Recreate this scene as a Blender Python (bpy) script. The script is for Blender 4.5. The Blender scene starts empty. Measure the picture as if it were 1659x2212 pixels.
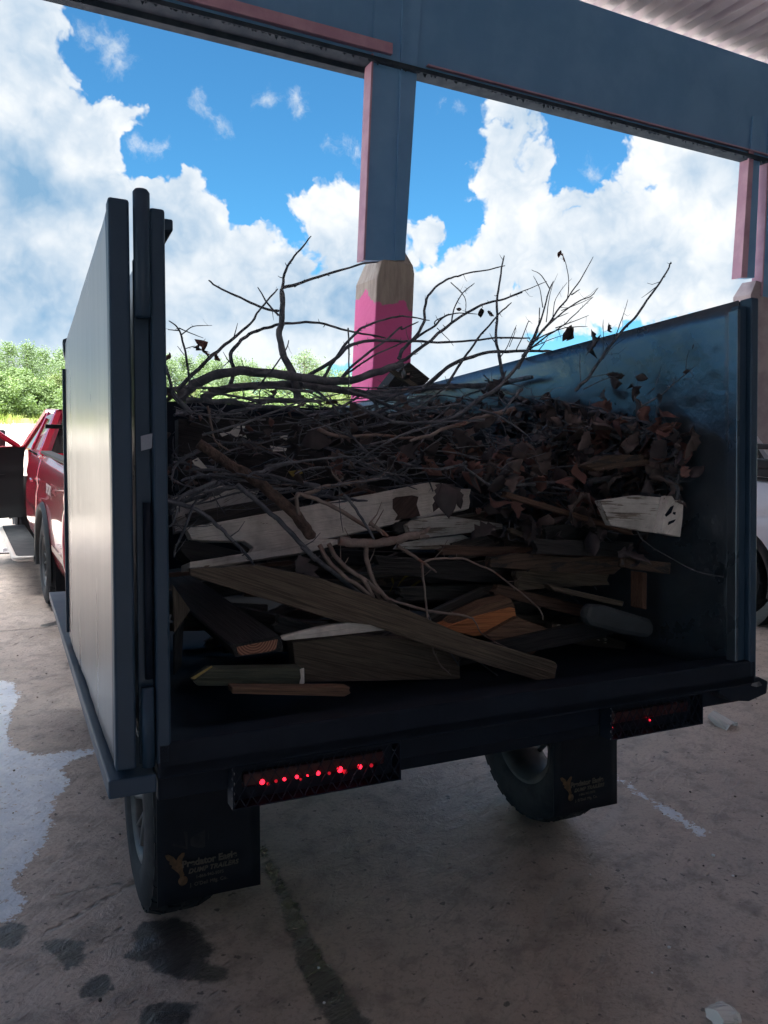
import bpy, bmesh, math, random
import numpy as np
from mathutils import Vector, Matrix, noise
random.seed(7); rnd = random.random
def ru(a, b): return a + (b - a) * random.random()
sc = bpy.context.scene; col = sc.collection
# ------------------------------------------------------------------ camera
F = 1660.; CX = 829.5; CY = 1106.
CAM = np.array([0, 0, 1.8])
_b = np.array([1000., 915. + 35. - CY, F]); _a = np.array([0., 915. - CY, F])
_n = np.cross(_b, _a); _n /= np.linalg.norm(_n); _n = -_n if _n[1] > 0 else _n
_f = np.array([0, 0, 1.]) - _n[2] * _n; _f /= np.linalg.norm(_f); _r = np.cross(_f, _n)
_r = -_r if _r[0] < 0 else _r
R = np.array([_r, _f, _n])
cam_d = bpy.data.cameras.new('camera'); cam = bpy.data.objects.new('camera', cam_d); col.objects.link(cam)
cam_d.sensor_fit = 'HORIZONTAL'; cam_d.sensor_width = 36; cam_d.lens = 36 * F / 1659
cam_d.clip_start = .05; cam_d.clip_end = 3000
cam.matrix_world = Matrix([[R[0, 0], -R[0, 1], -R[0, 2], 0], [R[1, 0], -R[1, 1], -R[1, 2], 0], [R[2, 0], -R[2, 1], -R[2, 2], 1.8], [0, 0, 0, 1]])
sc.camera = cam
def ray(x, y): return R @ np.array([(x - CX) / F, (y - CY) / F, 1.])
def P(x, y, Z): return CAM + ray(x, y) * Z
def hitplane(x, y, p, n):
    d = ray(x, y); return CAM + d * (np.dot(p - CAM, n) / np.dot(d, n))
def ground_at(x, y, z=0.): return hitplane(x, y, np.array([0, 0, z]), np.array([0, 0, 1.]))
# ------------------------------------------------------------------ node helpers
def lin(r, g, b):
    f = lambda c: (c / 255 / 12.92) if c <= 10 else ((c / 255 + .055) / 1.055) ** 2.4
    return (f(r), f(g), f(b), 1)
class NT:
    def __init__(s, nt): s.n = nt.nodes; s.l = nt.links
    def new(s, t, ins={}, **kw):
        nd = s.n.new(t)
        for k, v in kw.items(): setattr(nd, k, v)
        for k, v in ins.items(): s.set(nd.inputs[k], v)
        return nd
    def set(s, inp, v):
        if isinstance(v, bpy.types.NodeSocket): s.l.new(v, inp)
        elif v is not None: inp.default_value = v
    def math(s, op, a, b=None, c=None, clamp=False):
        nd = s.n.new('ShaderNodeMath'); nd.operation = op; nd.use_clamp = clamp
        for i, v in enumerate((a, b, c)):
            if v is not None: s.set(nd.inputs[i], v)
        return nd.outputs[0]
    def vmath(s, op, a, b=None, out=0):
        nd = s.n.new('ShaderNodeVectorMath'); nd.operation = op
        s.set(nd.inputs[0], a)
        if b is not None: s.set(nd.inputs[3 if op == 'SCALE' else 1], b)
        return nd.outputs[out]
    def mix(s, f, a, b, blend='MIX'):
        nd = s.n.new('ShaderNodeMix'); nd.data_type = 'RGBA'; nd.blend_type = blend
        s.set(nd.inputs[0], f); s.set(nd.inputs[6], a); s.set(nd.inputs[7], b)
        return nd.outputs[2]
    def ss(s, v, lo, hi, a=0., b=1.):
        nd = s.n.new('ShaderNodeMapRange'); nd.interpolation_type = 'SMOOTHSTEP'
        s.set(nd.inputs[0], v)
        for i, q in enumerate((lo, hi, a, b)): s.set(nd.inputs[i + 1], q)
        return nd.outputs[0]
    def noise(s, vec, scale, detail=4, rough=.55, dist=0., out=0):
        nd = s.new('ShaderNodeTexNoise', {'Vector': vec, 'Scale': scale, 'Detail': detail, 'Roughness': rough, 'Distortion': dist})
        return nd.outputs[out]
# ------------------------------------------------------------------ world: sky and clouds
SUN_EL = math.radians(57); SUN_ROT = math.radians(216)
w = bpy.data.worlds.new('World'); sc.world = w; w.use_nodes = True; w.node_tree.nodes.clear()
t = NT(w.node_tree)
sky = t.new('ShaderNodeTexSky', sky_type='NISHITA', sun_disc=False, sun_elevation=SUN_EL, sun_rotation=SUN_ROT, air_density=1.0, dust_density=.6, ozone_density=2.2)
SKY_STR = .1
BL = [  # cloud heaps: direction given by a sight line and angular size (thousandths of 1660)
 (40, 20, 75), (10, 110, 95), (60, 150, 75), (60, 260, 120), (120, 250, 75), (215, 250, 62), (245, 245, 42), (180, 310, 90), (40, 400, 190), (150, 420, 105), (225, 350, 45), (60, 620, 200),
 (235, 455, 50), (330, 440, 45), (400, 445, 50), (455, 500, 50), (340, 560, 120), (520, 560, 75), (595, 560, 45), (430, 680, 140), (600, 690, 120), (250, 690, 190), (735, 660, 105), (690, 440, 50), (740, 405, 42), (765, 470, 75), (690, 500, 48), (620, 560, 35), (780, 560, 60), (800, 450, 60),
 (890, 510, 50), (960, 565, 42), (930, 640, 90), (1040, 620, 75),
 (1108, 250, 22), (1085, 290, 32), (1105, 300, 24), (1075, 345, 40), (1125, 385, 38), (1040, 385, 30), (1090, 430, 55), (1030, 410, 22), (1110, 500, 60), (1075, 560, 75), (1180, 540, 80),
 (1205, 470, 35), (1270, 490, 60), (1320, 440, 55), (1370, 370, 45), (1410, 330, 55), (1500, 380, 110), (1600, 420, 110), (1380, 480, 90), (1470, 560, 95), (1320, 580, 90), (1600, 560, 110), (1750, 420, 160), (1200, 640, 75), (1050, 730, 110), (900, 740, 90), (1400, 640, 35), (1480, 650, 30), (1300, 650, 30),
 (-150, 200, 180), (-200, 500, 220), (-180, 740, 130), (-450, 660, 260), (-800, 480, 330), (1950, 600, 220), (2200, 300, 260)]
WISP = [(175, 62, 24), (205, 60, 30), (235, 75, 22), (230, 100, 18), (120, 60, 14), (255, 130, 10), (440, 235, 18), (455, 255, 18), (480, 262, 13), (432, 215, 9), (638, 225, 16), (650, 238, 10), (574, 218, 8), (300, 316, 9), (325, 322, 10), (345, 328, 7), (712, 298, 9), (730, 308, 7), (1262, 365, 16), (1285, 372, 9), (768, 325, 8), (1005, 225, 6), (965, 215, 6)]
tc = t.new('ShaderNodeTexCoord'); gen = t.vmath('NORMALIZE', tc.outputs['Generated'])
wn = t.noise(gen, 5.5, 3, .62, out=1)
wv = t.vmath('SCALE', t.vmath('SUBTRACT', wn, (.5, .5, .5)), .11)
wn2 = t.noise(gen, 21, 4, .62, out=1)
wv2 = t.vmath('SCALE', t.vmath('SUBTRACT', wn2, (.5, .5, .5)), .045)
q = t.vmath('ADD', t.vmath('ADD', gen, wv), wv2)
def blobfield(lst, vec):
    cur = None
    for (x, y, r) in lst:
        d = ray(x, y); d = d / np.linalg.norm(d); k = 1 / (1 + ((x - CX) ** 2 + (y - CY) ** 2) / F ** 2) ** .7
        v = t.math('SUBTRACT', t.vmath('DISTANCE', vec, tuple(d), out=1), r / 1660. * k)
        cur = v if cur is None else t.math('SMOOTH_MIN', cur, v, .012)
    return cur
fld = blobfield(BL, q)
q3 = t.vmath('ADD', gen, t.vmath('ADD', t.vmath('SCALE', wv, .35), wv2))
fw = blobfield(WISP, q3)
# everywhere behind the view: broken cloud from noise
bn = t.noise(gen, 3.1, 4, .55)
back = t.math('MULTIPLY', t.math('SUBTRACT', .52, bn), .6)
sep = t.new('ShaderNodeSeparateXYZ', {0: gen})
front = t.ss(sep.outputs[1], .25, .55)
back = t.math('ADD', back, t.math('MULTIPLY', front, 1.0))
fld = t.math('SMOOTH_MIN', fld, back, .01)
vor = t.new('ShaderNodeTexVoronoi', {'Vector': q, 'Scale': 34., 'Detail': 1., 'Roughness': .6, 'Smoothness': .35}, feature='SMOOTH_F1', normalize=True)
vor2 = t.new('ShaderNodeTexVoronoi', {'Vector': q, 'Scale': 88., 'Detail': 1., 'Roughness': .6, 'Smoothness': .3}, feature='SMOOTH_F1', normalize=True)
v1_ = t.math('SUBTRACT', vor.outputs[0], .38); v2_ = t.math('SUBTRACT', vor2.outputs[0], .38)
fl2 = t.math('ADD', fld, t.math('ADD', t.math('MULTIPLY', v1_, .042), t.math('MULTIPLY', v2_, .018)))
mask = t.ss(fl2, .004, -.005)
wf = t.noise(q3, 26, 5, .68)
wm = t.math('MULTIPLY', t.ss(t.math('ADD', fw, t.math('MULTIPLY', t.math('SUBTRACT', wf, .5), .05)), .008, -.016), .8)
# light and shade of the cloud body: slope of a broad noise towards the sun side plus depth from the rim
up = (0.25, -.1, .95)
qs = t.vmath('ADD', gen, t.vmath('SCALE', wv, .4))
def den(off, sc_, det):
    return t.noise(t.vmath('ADD', qs, tuple(Vector(up) * off)), sc_, det, .55)
rel = t.math('SUBTRACT', den(0, 7.5, 4), den(.05, 7.5, 4))
rel2 = t.math('SUBTRACT', den(0, 22, 3), den(.014, 22, 3))
rel = t.math('ADD', t.math('MULTIPLY', rel, 1.7), t.math('MULTIPLY', rel2, .5))
depth = t.ss(fl2, -.10, .0)           # 1 at rim, 0 deep
shade = t.math('ADD', t.math('MULTIPLY', depth, .62), t.math('MULTIPLY', rel, .95))
shade = t.math('SUBTRACT', shade, t.math('ADD', t.math('MULTIPLY', v1_, .75), t.math('MULTIPLY', v2_, .42)))
shade = t.math('ADD', shade, t.math('MULTIPLY', t.math('SUBTRACT', t.noise(gen, 3.6, 2, .5), .5), .9))
shade = t.math('ADD', shade, .06, clamp=True)
ccol = t.mix(shade, lin(134, 176, 211), lin(247, 250, 252))
skyb = t.mix(1.0, sky.outputs[0], (SKY_STR,) * 3 + (1,), 'MULTIPLY')
SKYTINT = (.27, .66, .83, 1)
skyb = t.mix(1.0, skyb, SKYTINT, 'MULTIPLY')
ccs = t.mix(1.0, ccol, (.47, .47, .47, 1), 'MULTIPLY')
c1 = t.mix(wm, skyb, ccs); c2 = t.mix(mask, c1, ccs)
# pale air low over the horizon
lowz = t.ss(sep.outputs[2], .16, -.02)
c3 = t.mix(t.math('MULTIPLY', lowz, .45), c2, t.mix(1.0, lin(196, 220, 238), (.58, .58, .58, 1), 'MULTIPLY'))
# glow added round the sun, and overhead above the frame to light the floor
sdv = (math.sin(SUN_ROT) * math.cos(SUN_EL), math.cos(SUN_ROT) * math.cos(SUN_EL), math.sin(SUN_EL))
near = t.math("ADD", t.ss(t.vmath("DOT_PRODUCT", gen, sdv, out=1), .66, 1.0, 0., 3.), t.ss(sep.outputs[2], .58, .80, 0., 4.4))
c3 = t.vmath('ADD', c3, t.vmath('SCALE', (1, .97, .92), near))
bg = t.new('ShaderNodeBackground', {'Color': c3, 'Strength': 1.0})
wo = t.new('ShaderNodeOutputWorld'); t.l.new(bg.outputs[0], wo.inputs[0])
# ------------------------------------------------------------------ sun and exposure
sl = bpy.data.lights.new('sun', 'SUN'); sl.energy = 2.9; sl.angle = math.radians(.6); sl.color = (1, .955, .88)
so = bpy.data.objects.new('sun', sl); col.objects.link(so)
sd = Vector((math.sin(SUN_ROT) * math.cos(SUN_EL), math.cos(SUN_ROT) * math.cos(SUN_EL), math.sin(SUN_EL)))
so.rotation_euler = sd.to_track_quat('Z', 'Y').to_euler()
sc.view_settings.view_transform = 'Standard'; sc.view_settings.look = 'None'; sc.view_settings.gamma = 1
sc.view_settings.exposure = 1.22
# ------------------------------------------------------------------ materials
MATS = {}
def mat(name, c1, c2=None, scale=6., rough=.6, metal=0., bump=.0, bscale=None, stretch=(1, 1, 1), detail=5, lo=.35, hi=.65, spec=.5, rvar=0., coords='Object', c3=None, s3=2., trans=0.):
    m = bpy.data.materials.new(name); m.use_nodes = True; m.node_tree.nodes.clear(); t = NT(m.node_tree)
    tc = t.new('ShaderNodeTexCoord'); v = t.vmath('MULTIPLY', tc.outputs[coords], stretch)
    bs = t.new('ShaderNodeBsdfPrincipled'); out = t.new('ShaderNodeOutputMaterial'); t.l.new(bs.outputs[0], out.inputs[0])
    n = t.noise(v, scale, detail, .6); f = t.ss(n, lo, hi)
    c = t.mix(f, c1, c2 or c1)
    if c3: c = t.mix(t.ss(t.noise(v, s3, 4, .6), .5, .68), c, c3)
    t.set(bs.inputs['Base Color'], c); bs.inputs['Metallic'].default_value = metal
    bs.inputs['Specular IOR Level'].default_value = spec
    t.set(bs.inputs['Roughness'], t.math('ADD', rough, t.math('MULTIPLY', t.math('SUBTRACT', n, .5), rvar)) if rvar else rough)
    if bump:
        b = t.new('ShaderNodeBump', {'Strength': bump, 'Distance': .02, 'Height': t.noise(v, bscale or scale * 3, 5, .6)}); t.l.new(b.outputs[0], bs.inputs['Normal'])
    MATS[name] = m; m['_'] = 1
    return m
def emis(name, c, s):
    m = bpy.data.materials.new(name); m.use_nodes = True; t = NT(m.node_tree); b = m.node_tree.nodes['Principled BSDF']
    b.inputs['Base Color'].default_value = c; b.inputs['Emission Color'].default_value = c; b.inputs['Emission Strength'].default_value = s; return m
def glass(name, tint, rough=.05):
    m = mat(name, tint, rough=rough); b = [n for n in m.node_tree.nodes if n.type == 'BSDF_PRINCIPLED'][0]
    b.inputs['Transmission Weight'].default_value = .92; b.inputs['IOR'].default_value = 1.1; return m
g = lambda v, b=1.: (v, v, v * b, 1)
black = mat('black_paint', (.020, .048, .088, 1), (.027, .058, .104, 1), 5, .45, spec=.35, bump=.03, bscale=60, rvar=.25)
blackin = mat('black_paint_scuffed', (.085, .115, .15, 1), (.13, .165, .205, 1), 3.2, .29, metal=.62, bump=.3, bscale=9, rvar=.2, lo=.4, hi=.75)
doorm = mat('weathered_gloss_steel', (.075, .076, .078, 1), (.19, .185, .18, 1), 5, .30, metal=.72, bump=.06, bscale=22, stretch=(1, 1, .12), rvar=.22, lo=.4, hi=.7)
rubber = mat('rubber', (.012, .016, .022, 1), (.028, .032, .038, 1), 12, .75, bump=.1, spec=.3)
flapm = mat('flap_rubber', (.005, .009, .016, 1), (.008, .013, .022, 1), 8, .6, spec=.25)
rimm = mat('wheel_steel', (.05, .055, .06, 1), (.09, .095, .10, 1), 9, .5, metal=.2)
darkm = mat('dark_steel', (.004, .009, .020, 1), (.007, .014, .028, 1), 9, .6, spec=.22)
galv = mat('scratched_steel', (.25, .27, .3, 1), (.1, .11, .13, 1), 30, .45, metal=.6)
decal = mat('dull_gold_print', (.13, .075, .035, 1), (.07, .045, .022, 1), 60, .7)
decalg = mat('dull_grey_print', (.11, .10, .08, 1), (.07, .065, .055, 1), 60, .7)
def wood(name, c1, c2, paint=None, amt=.5, rough=.75, ps=(2.2, 9, 9)):
    m = bpy.data.materials.new(name); m.use_nodes = True; m.node_tree.nodes.clear(); t = NT(m.node_tree)
    tc = t.new('ShaderNodeTexCoord'); o = tc.outputs['Object']
    v = t.vmath('MULTIPLY', o, (1.2, 16, 16)); gn = t.noise(v, 5, 7, .62, .6)
    v2 = t.vmath('MULTIPLY', o, (.9, 60, 60)); g2 = t.noise(v2, 4, 3, .6)
    c = t.mix(t.ss(gn, .35, .68), c1, c2); c = t.mix(t.ss(g2, .48, .64, 0, .75), c, tuple(x * .45 for x in c1[:3]) + (1,))
    hgt = t.math('ADD', gn, t.math('MULTIPLY', g2, .8))
    if paint:
        pn = t.noise(t.vmath('MULTIPLY', o, ps), 3.2, 7, .66, .3); pf = t.ss(pn, amt - .02, amt + .02)
        pn2 = t.mix(t.ss(t.noise(o, 9, 5, .6), .35, .7), paint, tuple(x * .62 for x in paint[:3]) + (1,))
        pn2 = t.mix(t.ss(t.noise(t.vmath('MULTIPLY', o, (1.5, 90, 90)), 3, 3, .6), .56, .7, 0, .65), pn2, tuple(x * .45 for x in paint[:3]) + (1,))
        c = t.mix(pf, pn2, c)
    bs = t.new('ShaderNodeBsdfPrincipled', {'Base Color': c, 'Roughness': rough})
    b = t.new('ShaderNodeBump', {'Strength': .9, 'Distance': .008, 'Height': hgt}); t.l.new(b.outputs[0], bs.inputs['Normal'])
    out = t.new('ShaderNodeOutputMaterial'); t.l.new(bs.outputs[0], out.inputs[0]); return m
wwhite = wood('flaking_white_board', (.16, .12, .09, 1), (.24, .18, .14, 1), (.84, .80, .78, 1), .68)
wworn = wood('worn_white_board', (.16, .14, .12, 1), (.26, .23, .2, 1), (.60, .60, .60, 1), .56, ps=(1.2, 22, 22))
wgrey = wood('grey_brown_lumber', (.10, .082, .068, 1), (.17, .14, .11, 1))
wbrown = wood('brown_lumber', (.15, .09, .065, 1), (.24, .15, .10, 1))
worange = wood('fresh_orange_wood', (.50, .18, .075, 1), (.62, .26, .11, 1))
wdark = wood('dark_lumber', (.022, .024, .03, 1), (.045, .045, .048, 1), (.10, .10, .11, 1), .34)  # near-black grain with sparse grey patches
bark = mat('dark_bark', (.075, .088, .115, 1), (.18, .19, .225, 1), 16, .85, bump=.5, bscale=40)
barkl = mat('pale_bark', (.27, .225, .21, 1), (.19, .15, .145, 1), 12, .8, bump=.4, bscale=30, c3=(.22, .11, .09, 1), s3=14)
barkr = mat('red_brown_bark', (.075, .055, .055, 1), (.17, .115, .10, 1), 22, .88, bump=1., bscale=46, c3=(.045, .04, .045, 1), s3=12)
def leafm(name, c1, c2):
    m = mat(name, c1, c2, 14, .6, lo=.3, hi=.7); t = NT(m.node_tree)
    b = [n for n in m.node_tree.nodes if n.type == 'BSDF_PRINCIPLED'][0]
    geo = t.new('ShaderNodeNewGeometry'); rn = t.new('ShaderNodeTexWhiteNoise', {'Vector': geo.outputs['Position']}, noise_dimensions='3D')
    out = [n for n in m.node_tree.nodes if n.type == 'OUTPUT_MATERIAL'][0]
    tr = t.new('ShaderNodeBsdfTranslucent', {'Color': c2}); mx = t.new('ShaderNodeMixShader', {0: .18})
    t.l.new(b.outputs[0], mx.inputs[1]); t.l.new(tr.outputs[0], mx.inputs[2]); t.l.new(mx.outputs[0], out.inputs[0]); return m
dry = [leafm('dry_leaf_rust', (.13, .068, .066, 1), (.24, .125, .115, 1)), leafm('dry_leaf_tan', (.09, .072, .075, 1), (.19, .15, .15, 1)), leafm('dry_leaf_brown', (.042, .040, .05, 1), (.085, .07, .08, 1))]
# ------------------------------------------------------------------ object helpers
def link(o, parent=None):
    col.objects.link(o)
    if parent: o.parent = parent
    return o
def tag(o, label=None, cat=None, group=None, kind=None):
    if label: o['label'] = label
    if cat: o['category'] = cat
    if group: o['group'] = group
    if kind: o['kind'] = kind
    return o
class MB:
    def __init__(s): s.v = []; s.f = []; s.m = []; s.sm = []
    def add(s, vs, fs, mi=0, smooth=False):
        b = len(s.v); s.v += [tuple(map(float, p)) for p in vs]; s.f += [tuple(b + i for i in f) for f in fs]; s.m += [mi] * len(fs); s.sm += [smooth] * len(fs)
    def box(s, x0, x1, y0, y1, z0, z1, mi=0, M=None):
        vs = [(x, y, z) for x in (x0, x1) for y in (y0, y1) for z in (z0, z1)]
        if M is not None: vs = [tuple(M @ Vector(p)) for p in vs]
        s.add(vs, [(0, 1, 3, 2), (4, 6, 7, 5), (0, 4, 5, 1), (2, 3, 7, 6), (0, 2, 6, 4), (1, 5, 7, 3)], mi)
    def prism(s, pts, ext, mi=0, smooth=False):
        n = len(pts); a = [np.array(p, float) for p in pts]; e = np.array(ext, float)
        vs = a + [p + e for p in a]
        s.add(vs, [tuple(range(n))[::-1], tuple(range(n, 2 * n))] + [(i, (i + 1) % n, n + (i + 1) % n, n + i) for i in range(n)], mi)
    def tube(s, pts, rad, k=8, cap=True, mi=0, jit=0., smooth=True):
        n = len(pts); pts = [Vector(p) for p in pts]; rings = []
        ref = None
        for i, p in enumerate(pts):
            d = (pts[min(i + 1, n - 1)] - pts[max(i - 1, 0)]).normalized()
            if ref is None: ref = d.orthogonal().normalized()
            ref = (ref - d * ref.dot(d)); ref = ref.normalized() if ref.length > 1e-6 else d.orthogonal().normalized()
            b = d.cross(ref); r = rad[i] if hasattr(rad, '__len__') else rad
            rings.append([p + (ref * math.cos(a) + b * math.sin(a)) * r * (1 + (ru(-jit, jit) if jit else 0)) for a in [2 * math.pi * j / k for j in range(k)]])
        vs = [v for r_ in rings for v in r_]; fs = [(i * k + j, i * k + (j + 1) % k, (i + 1) * k + (j + 1) % k, (i + 1) * k + j) for i in range(n - 1) for j in range(k)]
        s.add(vs, fs, mi, smooth)
        if cap: s.add(rings[0], [tuple(range(k))[::-1]], mi); s.add(rings[-1], [tuple(range(k))], mi)
    def lathe(s, prof, axis_o, axis_d, k=32, mi=0, smooth=True):
        d = Vector(axis_d).normalized(); a = d.orthogonal().normalized(); b = d.cross(a); o = Vector(axis_o); n = len(prof)
        vs = [o + d * h + (a * math.cos(2 * math.pi * j / k) + b * math.sin(2 * math.pi * j / k)) * r for (h, r) in prof for j in range(k)]
        s.add(vs, [(i * k + j, i * k + (j + 1) % k, (i + 1) * k + (j + 1) % k, (i + 1) * k + j) for i in range(n - 1) for j in range(k)], mi, smooth)
    def build(s, name, mats, parent=None, origin=None, bevel=0., seg=2):
        me = bpy.data.meshes.new(name); vs = s.v
        if origin is not None: vs = [(p[0] - origin[0], p[1] - origin[1], p[2] - origin[2]) for p in vs]
        me.from_pydata(vs, [], s.f)
        for m in (mats if isinstance(mats, (list, tuple)) else [mats]): me.materials.append(m)
        me.polygons.foreach_set('material_index', s.m); me.polygons.foreach_set('use_smooth', s.sm)
        me.update(); o = bpy.data.objects.new(name, me); link(o, parent)
        if origin is not None: o.location = origin
        if bevel:
            b = o.modifiers.new('bevel', 'BEVEL'); b.width = bevel; b.segments = seg; b.limit_method = 'ANGLE'; b.angle_limit = math.radians(40)
        return o
def bx(name, m, parent, x0, x1, y0, y1, z0, z1, bevel=.004):
    b = MB(); b.box(x0, x1, y0, y1, z0, z1); return b.build(name, m, parent, bevel=bevel)
def empty(name, M, label, cat, group=None):
    o = bpy.data.objects.new(name, None); col.objects.link(o); o.matrix_world = M; o.empty_display_size = .2; return tag(o, label, cat, group)
def spline(pts, n=6):
    P_ = [np.array(p, float) for p in pts]; P_ = [2 * P_[0] - P_[1]] + P_ + [2 * P_[-1] - P_[-2]]; out = []
    for i in range(1, len(P_) - 2):
        for j in range(n):
            u = j / n; a, b, c, d = P_[i - 1:i + 3]
            out.append(.5 * ((2 * b) + (c - a) * u + (2 * a - 5 * b + 4 * c - d) * u * u + (3 * b - a - 3 * c + d) * u ** 3))
    out.append(P_[-2]); return out
def textmesh(name, s, size, M, m, parent, bold=0., shear=0., space=1.):
    cu = bpy.data.curves.new(name, 'FONT'); cu.body = s; cu.size = size; cu.extrude = .0008; cu.offset = bold; cu.shear = shear; cu.space_character = space
    o = bpy.data.objects.new(name, cu); col.objects.link(o); bpy.context.view_layer.update()
    me = bpy.data.meshes.new_from_object(o.evaluated_get(bpy.context.evaluated_depsgraph_get())); bpy.data.objects.remove(o)
    me.materials.clear(); me.materials.append(m); n = bpy.data.objects.new(name, me); link(n, parent); n.matrix_local = M; return n
# ------------------------------------------------------------------ reference frames
TL = ray(40, 1068); TL /= np.linalg.norm(TL)
TA = ray(4450, 1045); TA = TA - TA @ TL * TL; TA /= np.linalg.norm(TA); TU = np.cross(TA, TL)
TO = P(338, 1655, 1.75); TM = np.array([TA, TL, TU])
def Mx(a, l, u, o): return Matrix([[a[0], l[0], u[0], o[0]], [a[1], l[1], u[1], o[1]], [a[2], l[2], u[2], o[2]], [0, 0, 0, 1]])
TRM = Mx(TA, TL, TU, TO)
def W(x, y, z): return TO + TA * x + TL * y + TU * z
def Q(x, y, ly):                                                    # sight line met with a cross-plane of the trailer bed, kept inside the right wall
    p = hitplane(x, y, TO + TL * ly, TL)
    if ly > .05 and y > 700 and (p - TO) @ TA > 1.87 and (p - TO) @ TU < 1.24: p = hitplane(x, y, TO + TA * 1.87, TA)
    return p
def Qp(x, y, ly, sx=0, sz=0):                                       # tilted cross-plane: ly + sx*x + sz*z
    n = TL - sx * TA - sz * TU; return hitplane(x, y, TO + TL * ly, n)
AH = np.array([TA[0], TA[1], 0]); AH /= np.linalg.norm(AH); LH = np.array([-AH[1], AH[0], 0]); UP = np.array([0, 0, 1.])
# ------------------------------------------------------------------ ground
def lerp(a, b, u): return a + (b - a) * u
def rise(x, y):
    d = math.hypot(x, y); u = min(max((d - 35) / 70, 0), 1); return 1.0 * u * u * (3 - 2 * u)
def sdpoly(pts, px, py):
    px = px[:, None]; n = len(pts); p = np.array(pts)[:, :2]; q_ = np.roll(p, -1, 0); e = q_ - p
    wv_x = px - p[:, 0]; wv_y = py[:, None] - p[:, 1]
    tt = np.clip((wv_x * e[:, 0] + wv_y * e[:, 1]) / (e ** 2).sum(1), 0, 1)
    d = np.sqrt((wv_x - e[:, 0] * tt) ** 2 + (wv_y - e[:, 1] * tt) ** 2).min(1)
    c = ((p[:, 1] > py[:, None]) != (q_[:, 1] > py[:, None])) & (px < (q_[:, 0] - p[:, 0]) * (py[:, None] - p[:, 1]) / (q_[:, 1] - p[:, 1] + 1e-12) + p[:, 0])
    return np.where(c.sum(1) % 2 == 1, d, -d)
def sdline(pts, wd, px, py):
    best = np.full(len(px), -9.)
    for i in range(len(pts) - 1):
        a = np.array(pts[i])[:2]; b = np.array(pts[i + 1])[:2]; e = b - a
        tt = np.clip(((px - a[0]) * e[0] + (py - a[1]) * e[1]) / (e @ e), 0, 1)
        d = np.hypot(px - a[0] - e[0] * tt, py - a[1] - e[1] * tt); best = np.maximum(best, wd[i] + (wd[i + 1] - wd[i]) * tt - d)
    return best
c1_ = lambda l: [ground_at(.375 * x, 1382.4 + .375 * y) for x, y in l]
c2_ = lambda l: [ground_at(921.6 + .4444 * x, 1440 + .4444 * y) for x, y in l]
c3_ = lambda l: [ground_at(518.4 + .6875 * x, 1728 + .6875 * y) for x, y in l]
NX, NY = 330, 420
gx, gy = np.meshgrid(np.linspace(-6.2, 5.4, NX), np.linspace(.4, 12.4, NY)); fx, fy = gx.ravel(), gy.ravel()
white_ = np.maximum(sdpoly(c1_([(-900, 235), (0, 235), (75, 250), (105, 330), (75, 400), (40, 520), (50, 600), (130, 640), (190, 670), (350, 650), (545, 630), (545, 655), (400, 700), (360, 760), (400, 820), (330, 900), (290, 1000), (300, 1060), (240, 1180), (180, 1280), (100, 1370), (80, 1430), (150, 1480), (120, 1580), (60, 1620), (0, 1660), (-900, 1700)]), fx, fy),
    sdline(c2_([(900, 515), (960, 560), (1040, 620), (1130, 672), (1220, 738), (1325, 805)]), [.006, .01, .018, .022, .028, .03], fx, fy))
wet_ = np.full(len(fx), -9.)
for pl in ([(235, 1745), (400, 1720), (490, 1755), (480, 1850), (390, 1912), (320, 1850), (250, 1800)], [(470, 1990), (600, 1930), (655, 1960), (600, 2060), (520, 2090), (455, 2040)],
           [(830, 1630), (1000, 1600), (1110, 1640), (1180, 1740), (1260, 1790), (1170, 1860), (1310, 1890), (1300, 1960), (1210, 1990), (1080, 1960), (900, 1930), (860, 1880), (720, 1830), (770, 1780), (760, 1700)],
           [(780, 2300), (820, 2130), (950, 2090), (1170, 2100), (1100, 2150), (1050, 2300)], [(-60, 1690), (60, 1630), (150, 1640), (110, 1780), (30, 1800), (-60, 1760)]):
    wet_ = np.maximum(wet_, sdpoly(c1_(pl), fx, fy))
wet_ = np.maximum(wet_, sdline(c3_([(70, 150), (110, 250), (160, 350), (200, 450), (250, 560), (290, 620), (360, 740)]), [.022, .026, .03, .04, .055, .055, .065], fx, fy))
wet_ = np.maximum(wet_, sdline([ground_at(100, 1352), ground_at(160, 1338)], [.05, .07], fx, fy))
crk_ = sdline(c1_([(230, 1710), (400, 1620), (560, 1520), (840, 1375)]), [.002, .004, .004, .003], fx, fy)
for l_ in ([(0, 235 - 190), (60, 40), (200, -20), (380, -60)], [(550, 1770), (620, 1720), (700, 1660)], [(880, 1375), (840, 1375), (300, 1480)]): crk_ = np.maximum(crk_, sdline(c1_(l_), [.002] * len(l_), fx, fy))
crk_ = np.maximum(crk_, sdline([ground_at(-40, 1368), ground_at(150, 1352)], [.008, .008], fx, fy))
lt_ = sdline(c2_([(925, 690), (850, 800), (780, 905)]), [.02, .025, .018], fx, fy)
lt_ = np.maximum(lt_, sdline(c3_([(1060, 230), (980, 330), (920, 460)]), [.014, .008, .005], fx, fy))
vs = [(x, y, .004) for x, y in zip(fx, fy)]
fs = [(j * NX + i, j * NX + i + 1, (j + 1) * NX + i + 1, (j + 1) * NX + i) for j in range(NY - 1) for i in range(NX - 1)]
me = bpy.data.meshes.new('concrete_floor'); me.from_pydata(vs, [], fs)
for nm, ar in (('paint', white_), ('wet', wet_), ('crack', crk_), ('light', lt_)):
    at = me.attributes.new(nm, 'FLOAT', 'POINT'); at.data.foreach_set('value', np.clip(ar, -.3, .3).astype(np.float32))
floor = bpy.data.objects.new('concrete_floor', me); link(floor); tag(floor, kind='structure')
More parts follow.
